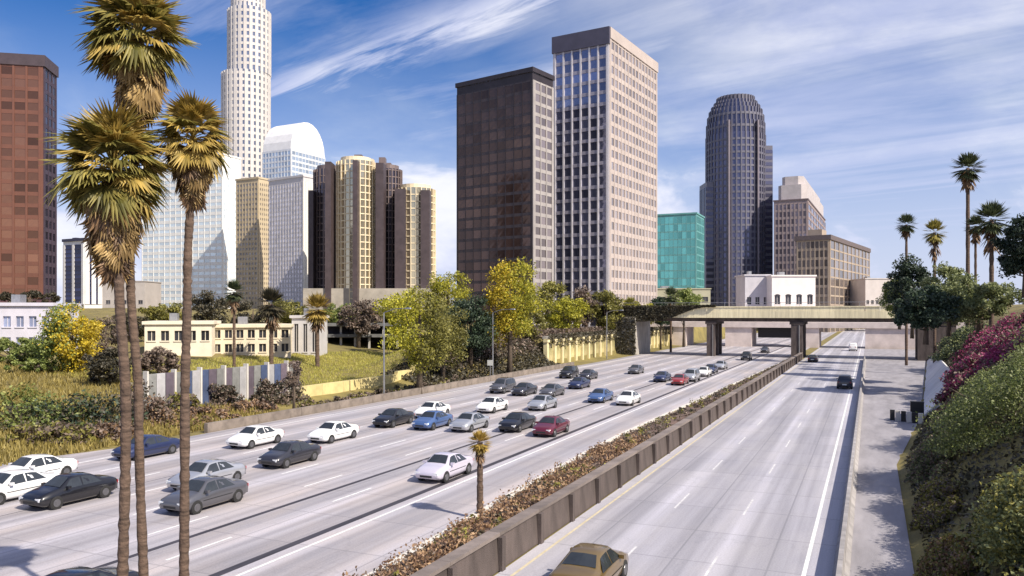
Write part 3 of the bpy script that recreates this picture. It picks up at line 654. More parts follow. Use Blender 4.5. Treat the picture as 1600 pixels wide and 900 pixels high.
# mid-ground low buildings
CRM = surf('cream_stucco', (.74, .64, .48), .85, .14, .5, bump=.2)
low_block('cream_building', 'cream low building with a row of dark windows behind the panel wall', 330, 446, 118, 512, 10, 7, wallmat=CRM, wz=(1.0, 2.2), ww=.62, theta=14, rows=2, rowh=2.1)
low_block('cream_annex', 'small cream annex between the right big palm trunk and the striped shed', 226, 322, 112, 507, 9, 5, wallmat=surf('cream_annex_wall', (.76, .68, .54), .85, .14, .5, bump=.2), wz=(2.6, 4.0), ww=.6, theta=14)
low_block('lavender_house', 'pale lavender flat roofed building at the left edge under the brown tower', -40, 70, 105, 478, 10, 6, wallmat=surf('lavender_stucco', (.60, .58, .66), .85, .12, .5), wz=(1.0, 2.4), ww=.6, theta=10, rows=2, rowh=2.8, gl=glassmat('blue_low_glass', (.30, .34, .48), .15, .4, .4))
low_block('white_kiosk', 'narrow pale grey block with tall slots left of the parking deck', 456, 498, 128, 497, 6, 3, wallmat=surf('kiosk_grey', (.52, .50, .50), .85, .15, .5), wz=(.9, 5.4), ww=.45)
low_block('hip_house', 'tan low house with brown roof above the parking deck', 528, 640, 190, 492, 12, 6, wallmat=surf('tan_stucco', (.52, .42, .29), .85, .18, .5), wz=(1.2, 3.2), ww=.5, roofmat=surf('brown_tile', (.22, .12, .08), .9, .3, 2))
# parking deck
Z = 150; a = at(488, Z); zb = gz(at(560, Z)) - .2; w = (642 - 488) / F * Z
o = thing('parking_deck', 'dark open parking deck above the green lawn', 'parking deck', (a.x, a.y, zb), R(4))
for k in range(2):
    b = MB(); b.box(-.3, w + .3, -.3, 14, 2.1 + k * 2.1, 2.4 + k * 2.1); b.build('slab', surf('deck_slab', (.20, .19, .20), .85, .25, .6), o)
    b = MB(); b.box(-.3, w + .3, -.42, -.302, 2.15 + k * 2.1, 2.75 + k * 2.1); b.build('guard_wall', surf('deck_guard', (.15, .15, .15), .85, .3, .6), o)
for i in range(8):
    b = MB(); x = i * w / 7; b.box(x - .2, x + .2, .1, .5, 0, 2.098); b.build('column', CONC, o)
    b = MB(); b.box(x - .18, x + .18, .1, .5, 2.402, 4.198); b.build('column', CONC, o)
b = MB(); b.box(0, w, 13.5, 13.9, 0, 4.1); b.build('back_wall', surf('deck_back', (.10, .09, .12), .9), o)
# far low city blocks to close the horizon
FB = [('far_block', 'pale far block behind the trees left of the dark tower', 640, 700, 470, 448, (.55, .5, .45)), ('far_block', 'grey far block behind the overpass at the right', 1352, 1396, 420, 436, (.66, .60, .58)),
      ('far_block', 'brown far block behind the small palms at left', 150, 226, 420, 440, (.44, .40, .38)), ('far_block', 'low far block at the foot of the teal block', 1010, 1110, 330, 452, (.40, .38, .28))]
for nm, lb, p0, p1, Zf, yt, cc_ in FB:
    o = low_block(nm, lb, p0, p1, Zf, yt, 20, 6, wallmat=surf('far_' + lb[:12], cc_, .8, .15, .2), wz=(2, 4), rows=3, rowh=4.2, ww=.55, zb=4)
# ================================================================== vegetation
def leaf_quads(cent, size, rng, up=0.0, asp=.55):
    n = len(cent); nrm = rng.normal(size=(n, 3)); nrm[:, 2] += up; nrm /= np.linalg.norm(nrm, axis=1, keepdims=True) + 1e-9
    t = rng.normal(size=(n, 3)); a = np.cross(nrm, t); a /= np.linalg.norm(a, axis=1, keepdims=True) + 1e-9; b = np.cross(nrm, a)
    s = size * rng.uniform(.6, 1.35, (n, 1)); fold = nrm * s * .18
    return np.stack([cent - a * s, cent - b * s * asp + fold, cent + a * s, cent + b * s * asp + fold], 1)
def quads_mesh(name, q, mat):
    n = len(q); me = bpy.data.meshes.new(name); me.vertices.add(n * 4); me.vertices.foreach_set('co', q.reshape(-1).astype(np.float32))
    me.loops.add(n * 4); me.loops.foreach_set('vertex_index', np.arange(n * 4, dtype=np.int32))
    me.polygons.add(n); me.polygons.foreach_set('loop_start', np.arange(0, n * 4, 4, dtype=np.int32)); me.polygons.foreach_set('loop_total', np.full(n, 4, dtype=np.int32))
    me.update(); me.validate(); me.materials.append(mat); return me
def clumps(rng, rad, K, per, cr, shell=.55):
    d = rng.normal(size=(K, 3)); d /= np.linalg.norm(d, axis=1, keepdims=True)
    rr = rng.uniform(shell, 1, (K, 1)) ** .7; c = d * rr * np.array(rad) * rng.uniform(.82, 1.12, (K, 1))
    sz = cr * rng.uniform(.6, 1.35, (K, 1)); pts = []
    for k in range(K):
        p = rng.normal(size=(per, 3)); p /= np.linalg.norm(p, axis=1, keepdims=True); p *= rng.uniform(.35, 1.05, (per, 1)) * sz[k] * np.array([1, 1, .75]); pts.append(c[k] + p)
    return c, np.concatenate(pts)
LM = {
 'yellow': leafmat('leaf_yellow_green', (.20, .21, .02), (.62, .57, .06), .35),
 'gold': leafmat('leaf_gold', (.30, .22, .015), (.78, .60, .05), .3),
 'olive': leafmat('leaf_olive', (.11, .11, .025), (.33, .30, .07), .25),
 'green': leafmat('leaf_green', (.09, .13, .03), (.33, .37, .11), .35),
 'dark': leafmat('leaf_dark', (.015, .03, .02), (.06, .09, .045), .15),
 'bush': leafmat('leaf_bush', (.10, .125, .05), (.36, .39, .17), .35),
 'rust': leafmat('leaf_rust', (.13, .07, .045), (.42, .27, .15), .2),
 'brown': leafmat('leaf_brown', (.10, .075, .06), (.28, .205, .16), .2),
 'magenta': leafmat('petal_magenta', (.20, .02, .08), (.50, .09, .22), .3),
 'ivy': leafmat('leaf_ivy', (.03, .03, .02), (.12, .10, .06), .15),
 'ivylit': leafmat('leaf_ivy_bright', (.26, .24, .03), (.62, .52, .09), .3),
 'palm': leafmat('palm_green', (.11, .105, .022), (.40, .33, .085), .3),
 'palmlit': leafmat('palm_yellow', (.26, .19, .04), (.62, .44, .12), .3),  # fronds of a yellow leaf colour
 'dead': leafmat('palm_dead', (.22, .14, .05), (.60, .42, .18), .25),
 'deadd': leafmat('palm_dead_dark', (.10, .06, .035), (.27, .16, .08), .15),
 'lawn': leafmat('lawn_blades', (.24, .23, .04), (.54, .50, .12), .3),
 'dry': leafmat('dry_blades', (.15, .115, .03), (.40, .32, .10), .25),
 'palmfar': leafmat('palm_far', (.03, .045, .025), (.12, .14, .06), .2),
}
def tree(name, label, px, Z, ytop, wpx, ybot, kind, K=46, per=62, leaf=.3, group=None, z0=None, shape=(1, 1), trunk=True, two=None, dens=2.6):
    rng = np.random.default_rng(abs(hash((px, int(Z), int(ytop)))) % 99991)
    p = at(px, Z); zb = gz(p) if z0 is None else z0
    top = hz(ytop, Z); bot = max(hz(ybot, Z), zb + .3); rz_ = (top - bot) / 2; rx_ = wpx / 2 * Z / F; cz = (top + bot) / 2 - zb
    o = thing(name, label, 'bush' if not trunk else 'tree', (p.x, p.y, zb - .1), 0, group)
    per = int(per * dens); leaf *= .62
    c, pts = clumps(rng, (rx_ * shape[0], rx_ * shape[1], rz_), K, per, min(rx_, rz_) * .36, .4)
    pts[:, 2] += cz; c[:, 2] += cz; pts = pts[pts[:, 2] > .05]
    if two:
        m = rng.random(len(pts)) < .5
        sel = (pts[:, 0] > rng.normal(0, rx_ * .35, len(pts)))
        put('crown', quads_mesh('crown', leaf_quads(pts[~sel], leaf, rng), LM[kind]), None, o)
        put('crown', quads_mesh('crown', leaf_quads(pts[sel], leaf, rng), LM[two]), None, o)
    else: put('crown', quads_mesh('crown', leaf_quads(pts, leaf, rng), LM[kind]), None, o)
    b = MB(); r0 = max(.12, rx_ * .07)
    if trunk:
        b.tube([(0, 0, -.2), (r0 * .4, 0, cz * .5), (0, r0 * .3, cz), (r0 * .5, 0, cz + rz_ * .5)], [r0 * 1.5, r0, r0 * .75, r0 * .25], 8)
    fork = max(.2, cz - rz_ * .7)
    for k in range(0, K, max(1, K // 9)):
        q = Vector(c[k]); s = Vector((0, 0, min(fork, q.z * .7))); mid = s.lerp(q, .55) + Vector((0, 0, -.08 * rz_)); b.tube([s, mid, q], [r0 * .5, r0 * .3, r0 * .1], 5, False)
    b.build('trunk' if trunk else 'stem', BARK, o, True)
    return o
# ---- fan palms
def frond_mesh(name, rng, pet, fan, nseg, droop, mat, spread=150, fold=.25):
    b = MB(); b.tube([(0, 0, 0), (pet * .5, 0, pet * .06), (pet, 0, pet * .02)], [.035, .025, .018], 4, False)
    base = Vector((pet * .96, 0, pet * .02))
    for i in range(nseg):
        a = R(-spread + 2 * spread * (i + .5) / nseg) * .62; ln = fan * (1 - .28 * abs(i - nseg / 2) / (nseg / 2)) * rng.uniform(.85, 1.1); w = fan * 1.35 / nseg
        d = Vector((math.cos(a), math.sin(a), 0)); n = Vector((-math.sin(a), math.cos(a), 0)); zf = fold * abs(math.sin(a)) * ln * .35
        m1 = base + d * ln * .55 + Vector((0, 0, zf - droop * ln * .12)); tip = base + d * ln + Vector((0, 0, zf - droop * ln * rng.uniform(.3, .6)))
        up = Vector((0, 0, w * .35)); k = len(b.v)
        b.v += [tuple(base), tuple(m1 + n * w - up), tuple(tip), tuple(m1 - n * w - up), tuple(m1 + up)]
        b.f += [(k, k + 1, k + 4), (k + 1, k + 2, k + 4), (k + 2, k + 3, k + 4), (k + 3, k, k + 4)]
    me = b.mesh(name); me.materials.append(mat); return me
prng = np.random.default_rng(5)
FG = [frond_mesh('frond', prng, .75, .98, 25, d, LM[m]) for d, m in ((.6, 'palm'), (1.25, 'palm'), (.95, 'palmlit'))]
FD = [frond_mesh('frond', prng, .55, .88, 17, d, LM[m], 105, .1) for d, m in ((.5, 'dead'), (.9, 'deadd'))]
def palm_trunk(pts, r0, r1, n=13, rings=110, seedv=1):
    rng = np.random.default_rng(seedv); b = MB(); P = []; Rr = []
    for k in range(rings):
        t = k / (rings - 1) * (len(pts) - 1); i = min(int(t), len(pts) - 2); f = t - i; f2 = f * f * (3 - 2 * f)
        a, c = Vector(pts[i]), Vector(pts[i + 1]); q = a.lerp(c, f); q.x = a.x + (c.x - a.x) * f2
        P.append(q); Rr.append((r0 + (r1 - r0) * k / (rings - 1)) * (1 + .11 * (k % 2) + rng.uniform(-.10, .10)))
    b.tube(P, Rr, n); return b
def big_palm(label, pts, Z, scale, ng, nd, r0, seedv, skirt=1.0, pal=(0, 0, 1, 1, 2, 2)):
    # pts: (px, y) bearings of the trunk from base to crown at distance Z
    W_ = [at(px, Z, hz(y, Z)) for px, y in pts]; base = W_[0].copy(); base.z = .35
    o = thing('fan_palm', label, 'palm tree', base, 0, 'three big fan palms in the divider')
    loc = [w - base for w in W_]; loc[0] = Vector((0, 0, -.3))
    palm_trunk(loc, r0, r0 * .78, seedv=seedv).build('trunk', PBARK, o, True)
    c = loc[-1]; rng = random.Random(seedv)
    for i in range(ng):
        f = (i + .5) / ng; el = R(82 - 126 * f ** .85 + rng.uniform(-8, 8)); az = i * 2.39996 + rng.uniform(-.2, .2)
        q = put('frond', FG[rng.choice(pal)], None, o, c + Vector((0, 0, .25 - .35 * f))); q.rotation_euler = (rng.uniform(-.3, .3), -el, az); s = scale * rng.uniform(.85, 1.12); q.scale = (s, s, s)
    for i in range(nd):
        f = (i + .5) / nd; el = R(-48 - 38 * f + rng.uniform(-9, 9)); az = i * 2.39996 + rng.uniform(-.3, .3)
        q = put('dead_frond', FD[rng.choice((0, 0, 1))], None, o, c + Vector((.1 * math.cos(az), .1 * math.sin(az), -.1 - .95 * skirt * f))); q.rotation_euler = (rng.uniform(-.4, .4), -el, az); s = scale * rng.uniform(.75, 1.1); q.scale = (s, s, s)
    return o
Zp = 21.5
big_palm('leftmost big fan palm with long dry skirt in front of the skyline', [(189, 925), (197, 640), (186, 430), (178, 268)], Zp, .98, 60, 96, .135, 3, 1.85)
big_palm('tallest big fan palm with its crown cut by the top of the picture', [(228, 925), (217, 640), (204, 430), (216, 62)], Zp + .5, .92, 58, 84, .125, 8, 1.35)
big_palm('right one of the big fan palms with its browner crown beside the tall skyscraper', [(287, 925), (289, 640), (293, 430), (302, 222)], Zp + .8, .70, 44, 76, .13, 14, 1.05, (2, 0, 2, 1, 2))
def far_palm(label, px, Z, y, wpx, ybase=None, kind='palmfar', skirt=.4, group='small palms in the distance', tall=1.0, lean=0, z0=None):
    p = at(px, Z); zb = gz(p) if z0 is None else z0
    o = thing('distant_palm', label, 'palm tree', (p.x, p.y, zb - .1), 0, group); top = hz(y, Z) - zb; r = wpx / 2 * Z / F
    palm_trunk([(lean, 0, 0), (lean * .3, 0, top * .5), (0, 0, top)], max(.16, r * .11), max(.12, r * .085), 8, 24, px).build('trunk', PBARK, o, True)
    rng = random.Random(px); qs = MB()
    n = 46
    for i in range(n):
        f = (i + .5) / n; el = R(85 - 140 * f + rng.uniform(-8, 8)); az = i * 2.39996; d = Vector((math.cos(az) * math.cos(el), math.sin(az) * math.cos(el), math.sin(el) * tall)); sd_ = Vector((-math.sin(az), math.cos(az), 0)); upv = d.cross(sd_)
        c0 = Vector((0, 0, top)) + d * r * .25
        for s in range(-4, 5):
            dd = (d + sd_ * s * .17).normalized(); tip = c0 + dd * r * .78 * rng.uniform(.85, 1.1) * (1 - .05 * abs(s)) - Vector((0, 0, r * .12 * rng.random())); w = sd_ * r * .05
            m = c0.lerp(tip, .55); qs.quad(c0, m + w, tip, m - w)
    put('crown', qs.mesh('crown'), LM[kind], o)
    if skirt:
        qs = MB()
        for i in range(90):
            az = rng.uniform(0, 6.28); z = top - r * rng.uniform(.1, .5 + skirt); rr = r * rng.uniform(.12, .36); a = Vector((rr * .5 * math.cos(az), rr * .5 * math.sin(az), z)); t = a + Vector((rr * math.cos(az), rr * math.sin(az), -r * rng.uniform(.35, .6))); w = Vector((-math.sin(az), math.cos(az), 0)) * r * .07; m = a.lerp(t, .5); qs.quad(a, m + w, t, m - w)
        put('skirt', qs.mesh('skirt'), LM['deadd'], o)
    return o
far_palm('tallest palm on the right hill with round dark crown', 1512, 140, 262, 58, skirt=.3)
far_palm('shaggy palm right of the tallest one on the right hill', 1549, 122, 342, 66, kind='palmfar', skirt=1.0)
far_palm('slim palm just below the tallest one on the right hill', 1524, 128, 352, 40, skirt=.6)
far_palm('small round palm above the dark trees by the overpass', 1416, 150, 350, 40, skirt=.2)
far_palm('elongated yellowish palm right of the small round one by the overpass', 1460, 138, 362, 44, kind='palm', skirt=1.2, tall=1.3)
far_palm('lone small palm in front of the cream building', 366, 105, 455, 44, kind='palmfar', skirt=.6)
far_palm('bushy palm left of the narrow grey block', 424, 112, 474, 62, kind='ivy', skirt=.4)
far_palm('yellow green palm above the narrow grey block', 496, 116, 482, 60, kind='palmlit', skirt=.3)
far_palm('dark thin palm in front of the teal block', 1048, 200, 462, 34, skirt=.4)
far_palm('thin palm at the foot of the white tower', 915, 190, 470, 32, kind='olive', skirt=.3)
far_palm('thin palm at the foot of the beige tower side', 985, 200, 476, 30, kind='olive', skirt=.3)
o = far_palm('young palm with yellow crown standing at the edge of the divider', 750, 38.5, 688, 46, kind='palmlit', skirt=.5, group=None, z0=.3)

# ---- trees
tree('ash_tree', 'yellow and orange leaved tree at the left behind the dark shrubs', 112, 92, 472, 96, 600, 'green', 60, 70, .26, two='gold')
tree('oak_tree', 'round green tree at the left edge beside the yellow tree', 30, 96, 528, 110, 612, 'green', 50, 70, .26)
tree('elm_tree', 'slender bare brown tree behind the leftmost palm trunk', 165, 100, 488, 56, 590, 'brown', 30, 40, .22)
tree('ash_tree', 'yellow green tree with dark trunk on the lawn', 655, 98, 436, 104, 585, 'yellow', 60, 70, .26, two='olive')
tree('fir_tree', 'dark evergreen tree between the two yellow trees', 735, 122, 452, 78, 555, 'dark', 60, 80, .3)
tree('ash_tree', 'tall bright golden tree in front of the dark glass tower', 796, 124, 406, 92, 528, 'gold', 66, 76, .3, two='yellow')
tree('olive_tree', 'low olive tree left of the dark evergreen', 692, 112, 486, 84, 572, 'olive', 50, 70, .28)
tree('olive_tree', 'feathery yellow tree at the foot of the cylinder hotel', 700, 180, 424, 74, 500, 'yellow', 50, 60, .38)
for i, (px, Z, yt, w, yb, kd, lb) in enumerate(((862, 180, 440, 62, 520, 'olive', 'olive tree right of the golden tree'), (905, 190, 452, 50, 515, 'brown', 'brown bare tree below the gridded white facade'), (948, 190, 456, 58, 515, 'olive', 'olive tree below the corner of the white tower'),
        (1000, 205, 462, 60, 512, 'yellow', 'yellow green tree below the beige facade'), (1068, 230, 448, 44, 505, 'green', 'green tree at the foot of the teal block'), (1032, 215, 460, 36, 508, 'dark', 'dark tree left of the teal block foot'),
        (560, 150, 470, 70, 520, 'brown', 'brown tree in front of the cylinder hotel'), (598, 165, 478, 70, 520, 'olive', 'olive tree right of the brown one before the cylinder hotel'), (450, 170, 462, 60, 510, 'olive', 'olive tree in front of the pale grey tower'),
        (530, 175, 474, 60, 515, 'green', 'green tree left of the brown one before the cylinder hotel'), (330, 150, 452, 60, 510, 'ivy', 'dark tree behind the cream annex'), (255, 150, 470, 70, 510, 'olive', 'olive tree between the palm trunks behind the annex'), (40, 180, 452, 90, 480, 'ivy', 'dark tree top at the foot of the brown tower'),
        (820, 150, 470, 70, 535, 'olive', 'olive tree below the golden tree'), (170, 84, 545, 74, 650, 'ivy', 'dark leafy tree behind the leftmost palm trunk'), (248, 92, 540, 60, 632, 'brown', 'brown bare tree between the big palm trunks'), (60, 90, 560, 84, 640, 'green', 'green tree before the lavender building'), (760, 135, 505, 60, 548, 'green', 'low green tree right of the dark evergreen'), (200, 130, 490, 70, 560, 'ivy', 'dark tree between the yellow tree and the palm trunks'), (395, 140, 468, 60, 520, 'ivy', 'dark tree behind the cream building'), (628, 140, 448, 70, 545, 'yellow', 'yellow tree at the right end of the parking deck'), (885, 170, 462, 60, 525, 'yellow', 'yellow green tree below the dark tower corner'))):
    tree('street_tree', lb, px, Z, yt, w, yb, kd, 36, 52, .34 * Z / 170 + .08, 'street trees along the far side of the freeway')
# right hill cluster
for px, Z, yt, w, yb, kd, lb in ((1425, 118, 404, 62, 510, 'dark', 'dark tree beside the overpass end'), (1482, 108, 412, 76, 505, 'bush', 'olive dark tree between the hill palms'), (1446, 95, 446, 88, 515, 'dark', 'low dark tree in front of the overpass end'),
        (1530, 96, 432, 110, 500, 'bush', 'bushy tree below the hill palms'), (1600, 88, 330, 70, 440, 'dark', 'dark tree cut by the right edge of the picture'), (1405, 150, 430, 50, 500, 'green', 'green tree just right of the tan block')):
    tree('hill_tree', lb, px, Z, yt, w, yb, kd, 60, 74, .3, 'trees on the right hill', z0=max(0, hz(yb, Z) - 1.5))
# slender dark tree at the road edge
tree('elm_tree', 'slender bare tree at the freeway edge right of the panel wall', 459, 78, 560, 34, 600, 'brown', 16, 30, .16)
# ---- shrubs
def bush(label, u, v, w, d, h, kind, K=40, per=60, leaf=.2, group=None, two=None, nm='shrub', rot=True):
    rng = np.random.default_rng(int(abs(u * 131 + v * 17 + h * 7)) % 9973); p = uv(u, v, ground_h(u, v) if not -19.7 < u < -13 else .6)
    o = thing(nm, label, 'bush', p, RZ, group)
    c, pts = clumps(rng, (w, d, h), K, per, min(w, d, h) * .42, .5); pts = pts[pts[:, 2] > -.5]; pts[:, 2] = np.maximum(pts[:, 2], .02 - pts[:, 0] * 0)
    if u > 0: pts[:, 2] += np.clip(pts[:, 0], -3, 8) * .6
    if two:
        s = rng.random(len(pts)) < .5; put('foliage', quads_mesh('foliage', leaf_quads(pts[s], leaf, rng), LM[two]), None, o); pts = pts[~s]
    put('foliage', quads_mesh('foliage', leaf_quads(pts, leaf, rng), LM[kind]), None, o)
    b = MB()
    for k in range(0, K, 5):
        if c[k][2] > 0: b.tube([(0, 0, -.2), tuple(c[k] * .6), tuple(c[k])], [.07, .04, .015], 5, False)
    if b.v: b.build('stem', BARK, o, True)
    return o
# right bank: big green bushes, bougainvillea, dry shrubs near the camera
G_ = 'bushes on the right bank'
for lb, u, v, w, d, h, kd, two in (
    ('large rounded green bush on the right bank', 6.8, 50, 3.3, 4.6, 3.4, 'green', 'bush'), ('tall green bush at the right edge above the large one', 11.8, 62, 3.8, 5.5, 3.4, 'bush', 'green'),
    ('magenta bougainvillea trailing down to the white slope wall', 9.8, 84, 2.2, 6, 2.4, 'magenta', 'magenta'), ('green bush below the bougainvillea', 7.4, 66, 2.4, 5, 2.0, 'bush', 'green'), ('olive bush at the lower right corner', 5.4, 31, 2.1, 3.2, 2.4, 'bush', 'olive'), ('olive bush right of the corner one', 9.2, 36, 3, 5, 2.6, 'olive', 'bush'),
    ('magenta bougainvillea spread above the white slope wall', 12.4, 96, 3.4, 15, 2.8, 'magenta', 'brown'), ('purple bougainvillea mass at the right edge', 17.5, 96, 4.2, 11, 3.2, 'magenta', 'ivy'), ('dark magenta bougainvillea next to the low dark tree', 14, 116, 4, 9, 2.6, 'magenta', 'ivy'),
    ('dry brown shrub at the shoulder near the corner', 2.6, 33, 1.0, 3.0, .9, 'rust', 'olive'), ('second dry brown shrub along the shoulder', 2.9, 42, .9, 3.5, 1.0, 'brown', 'olive'), ('third dry shrub along the shoulder below the large bush', 3.3, 52, 1.1, 4, 1.3, 'bush', 'brown'),
    ('magenta bougainvillea nearest the camera, right of the white slope wall', 7.8, 79, 2.0, 5, 2.6, 'magenta', 'brown'), ('second near bougainvillea at the right edge', 12.6, 79, 2.4, 5, 2.6, 'magenta', 'brown'), ('dark bush between the overpass end and the hill trees', 13.5, 150, 4, 9, 3.2, 'dark', 'bush'), ('bright green bush crest above the corner bush', 9.4, 42, 2.4, 3.2, 2.8, 'green', 'bush'),
    ('dark green bush at the top right behind the bougainvillea', 24, 112, 5, 10, 3.2, 'dark', 'bush')):
    bush(lb, u, v, w, d, h, kd, 110, 300 if v < 70 else 200, .075 if v < 70 else .15, G_, two)
# left verge: dark shrubs and rusty ground shrubs
G2 = 'shrubs on the far bank'
for lb, px, u, w, d, h, kd, two in (
    ('dark purple green shrub under the yellow tree', 150, -58, 4.0, 3.0, 2.6, 'ivy', 'dark'), ('dark shrub left of the purple one', 85, -61, 3.5, 3, 2.6, 'dark', 'green'), ('low green shrub at the left edge', 20, -66, 4, 4, 2.2, 'green', 'olive'),
    ('dark shrub at the left end of the panel wall', 222, -58.6, 2.6, 2.0, 3.0, 'ivy', 'brown'), ('bare grey shrub in front of the blue panels', 350, -58.9, 1.2, 2.2, 2.2, 'brown', 'ivy'), ('grey shrub before the mauve panels', 415, -58.9, 1.2, 2.2, 2.5, 'ivy', 'brown'), ('brown shrub before the grey panels', 285, -58.9, 1.2, 2.0, 1.8, 'brown', 'olive'),
    ('brown shrub on the left slope nearest the corner', 60, -57, 3.0, 2.4, 1.3, 'brown', 'olive'), ('dark shrub on the left slope before the tan wall', 30, -62, 3.4, 3, 1.8, 'ivy', 'green'), ('rusty shrub beside the leftmost palm trunk', 175, -54.5, 2.2, 2.0, 1.2, 'rust', 'brown'), ('olive shrub on the left slope below the yellow tree', 120, -55.5, 2.6, 2.2, 1.1, 'olive', 'brown'),
    ('rusty shrub between the big palm trunks', 245, -57, 2.2, 2.2, 1.7, 'rust', 'brown'), ('rusty low shrub right of the palms', 320, -56, 3.4, 2.4, .9, 'rust', 'brown'), ('brown low shrub below the panel wall', 385, -56.5, 2.8, 3, 1.0, 'brown', 'rust'),
    ('brown grey shrub at the end of the panel wall', 438, -58, 2.4, 3, 2.2, 'brown', 'ivy'), ('pale rusty shrub at the freeway edge', 300, -54, 1.8, 3, .7, 'rust', 'olive')):
    v = to_uv(at(px, ray_u(px, u)))[1]; bush(lb, u, v, w, d, h, kd, 50, 70, .17, G2, two)
# hedge row below the garden wall
i = 0
for px, kd in ((490, 'olive'), (525, 'ivy'), (560, 'brown'), (594, 'ivy'), (626, 'olive'), (658, 'ivy'), (688, 'brown'), (716, 'ivy'), (742, 'ivy')):
    v = to_uv(at(px, ray_u(px, -53)))[1]; w0 = ('first', 'second', 'third', 'fourth', 'fifth', 'sixth', 'seventh', 'eighth', 'ninth')[i]; i += 1
    bush(w0 + ' hedge clump from the left along the freeway edge', -53.2, v, 1.4, 2.6, .85, kd, 34, 60, .17, 'hedge clumps along the far freeway edge', 'brown' if kd != 'brown' else 'olive', 'hedge')
# planting in the divider: one unbroken mass
def bedz(u, e0):
    f = (u - e0) / (-13.55 - e0)
    for (a, za), (c, zc) in zip(prof, prof[1:]):
        if f <= c: return za + (zc - za) * (f - a) / (c - a)
    return .9
def divider(label, kind, n, v0, v1, leaf, seedv, hmax):
    rng = np.random.default_rng(seedv); C = []; 
    for _ in range(n // 34):
        v = v0 + (v1 - v0) * rng.random() ** 1.35; e0 = bed_edge(v) + .2; u = rng.uniform(e0 + .2, -13.8); r_ = rng.uniform(.15, .6); hh = hmax * rng.uniform(.1, 1) ** 1.6
        p = rng.normal(size=(34, 3)); p /= np.linalg.norm(p, axis=1, keepdims=True); p *= rng.uniform(.3, 1, (34, 1)); z0 = bedz(u, e0)
        for q in p:
            uu = min(max(u + q[0] * r_, e0), -13.6); C.append(tuple(uv(uu, v + q[1] * r_ * 1.3, z0 + max(.02, (q[2] + .55) * hh))))
    o = put('divider_planting', quads_mesh('divider_planting', leaf_quads(np.array(C), leaf, rng, .4), LM[kind])); return tag(o, label, 'plants', None, 'stuff')
divider('rust and gold dry plants covering the near end of the divider', 'rust', 18000, 17, 56, .075, 21, .7)
divider('brown grey plants covering the divider far ahead', 'brown', 16000, 17, 178, .09, 22, .32)
divider('dark ivy in the divider planting', 'ivy', 9000, 17, 178, .09, 23, .3)
divider('green growth scattered through the divider planting', 'olive', 3500, 17, 120, .09, 24, .5)
# ivy slopes (uncountable): dark ivy on the berm, bright ivy on the yellow wall
def scatter(name, label, cat, n, f, kind, leaf, up=.6):
    rng = np.random.default_rng(len(label)); pts = []
    for _ in range(n): pts.append(f(rng))
    o = put(name, quads_mesh(name, leaf_quads(np.array(pts), leaf, rng, up), LM[kind])); return tag(o, label, cat, None, 'stuff')
def on(u0, u1, v0, v1, hh):
    def f(r):
        u, v = r.uniform(u0, u1), r.uniform(v0, v1); p = uv(u, v, ground_h(u, v) + hh * r.random() ** 2 + .03); return tuple(p)
    return f
scatter('ivy', 'dark ivy covering the bank right of the lawn', 'ivy', 16000, on(-61, -51, 92, 139, .55), 'ivy', .26)
scatter('ivy', 'dark ivy hanging over the top of the yellow wall', 'ivy', 5200, lambda r: tuple(uv(-54.9 + .5 * r.random(), r.uniform(138, 249), 5.8 - 2.4 * r.random() ** 2)), 'ivy', .24, 0)
scatter('ivy', 'green ivy hanging over the left end of the overpass', 'ivy', 9000, lambda r: (lambda u: tuple(uv(u, 183.9 - .35 * r.random(), 11.6 - (3.4 * (1 - ss(-46, -34, u)) + .3) * r.random())))(-60 + 28 * r.random() ** 1.3), 'ivy', .24, 0)
scatter('ivy', 'dark ivy on the overpass abutment', 'ivy', 3000, lambda r: tuple(uv(r.uniform(-60, -50.2), 182.9 - .3 * r.random(), 9 * r.random())), 'ivy', .25, 0)
scatter('ground_cover', 'brown shrubs along the top of the yellow wall', 'ground cover', 9000, on(-63, -55.8, 100, 182, 1.5), 'brown', .26)
scatter('ground_cover', 'dark creeping cover on the right bank', 'ground cover', 34000, lambda r: (lambda v, e: tuple(uv(u_right(v) + .5 + e, v, ground_h(u_right(v) + .5 + e, v) + .25 * r.random())))(r.uniform(22, 150), 12 * r.random() ** 1.2), 'ivy', .13)
# grass
def grass(name, label, n, f, kind, h):
    rng = np.random.default_rng(n); q = []
    for _ in range(n):
        p = np.array(f(rng)); a = rng.uniform(0, 6.28); w = np.array([math.cos(a), math.sin(a), 0]) * h * .16; t = np.array([rng.normal() * .3 * h, rng.normal() * .3 * h, h * rng.uniform(.6, 1.4)])
        q.append([p - w, p + w, p + t * .7 + w * .5, p + t])
    o = put(name, quads_mesh(name, np.array(q), LM[kind])); return tag(o, label, 'grass', None, 'stuff')
grass('grass', 'long olive grass on the slope at lower left', 22000, on(-66, -51.5, 10, 62, 0), 'dry', .45)
grass('grass', 'olive grass on the far bank between the left trees', 26000, on(-110, -62, 20, 66, 0), 'dry', .42)
grass('grass', 'bright lawn above the pale yellow wall', 30000, on(-84, -59, 60, 122, 0), 'lawn', .26)
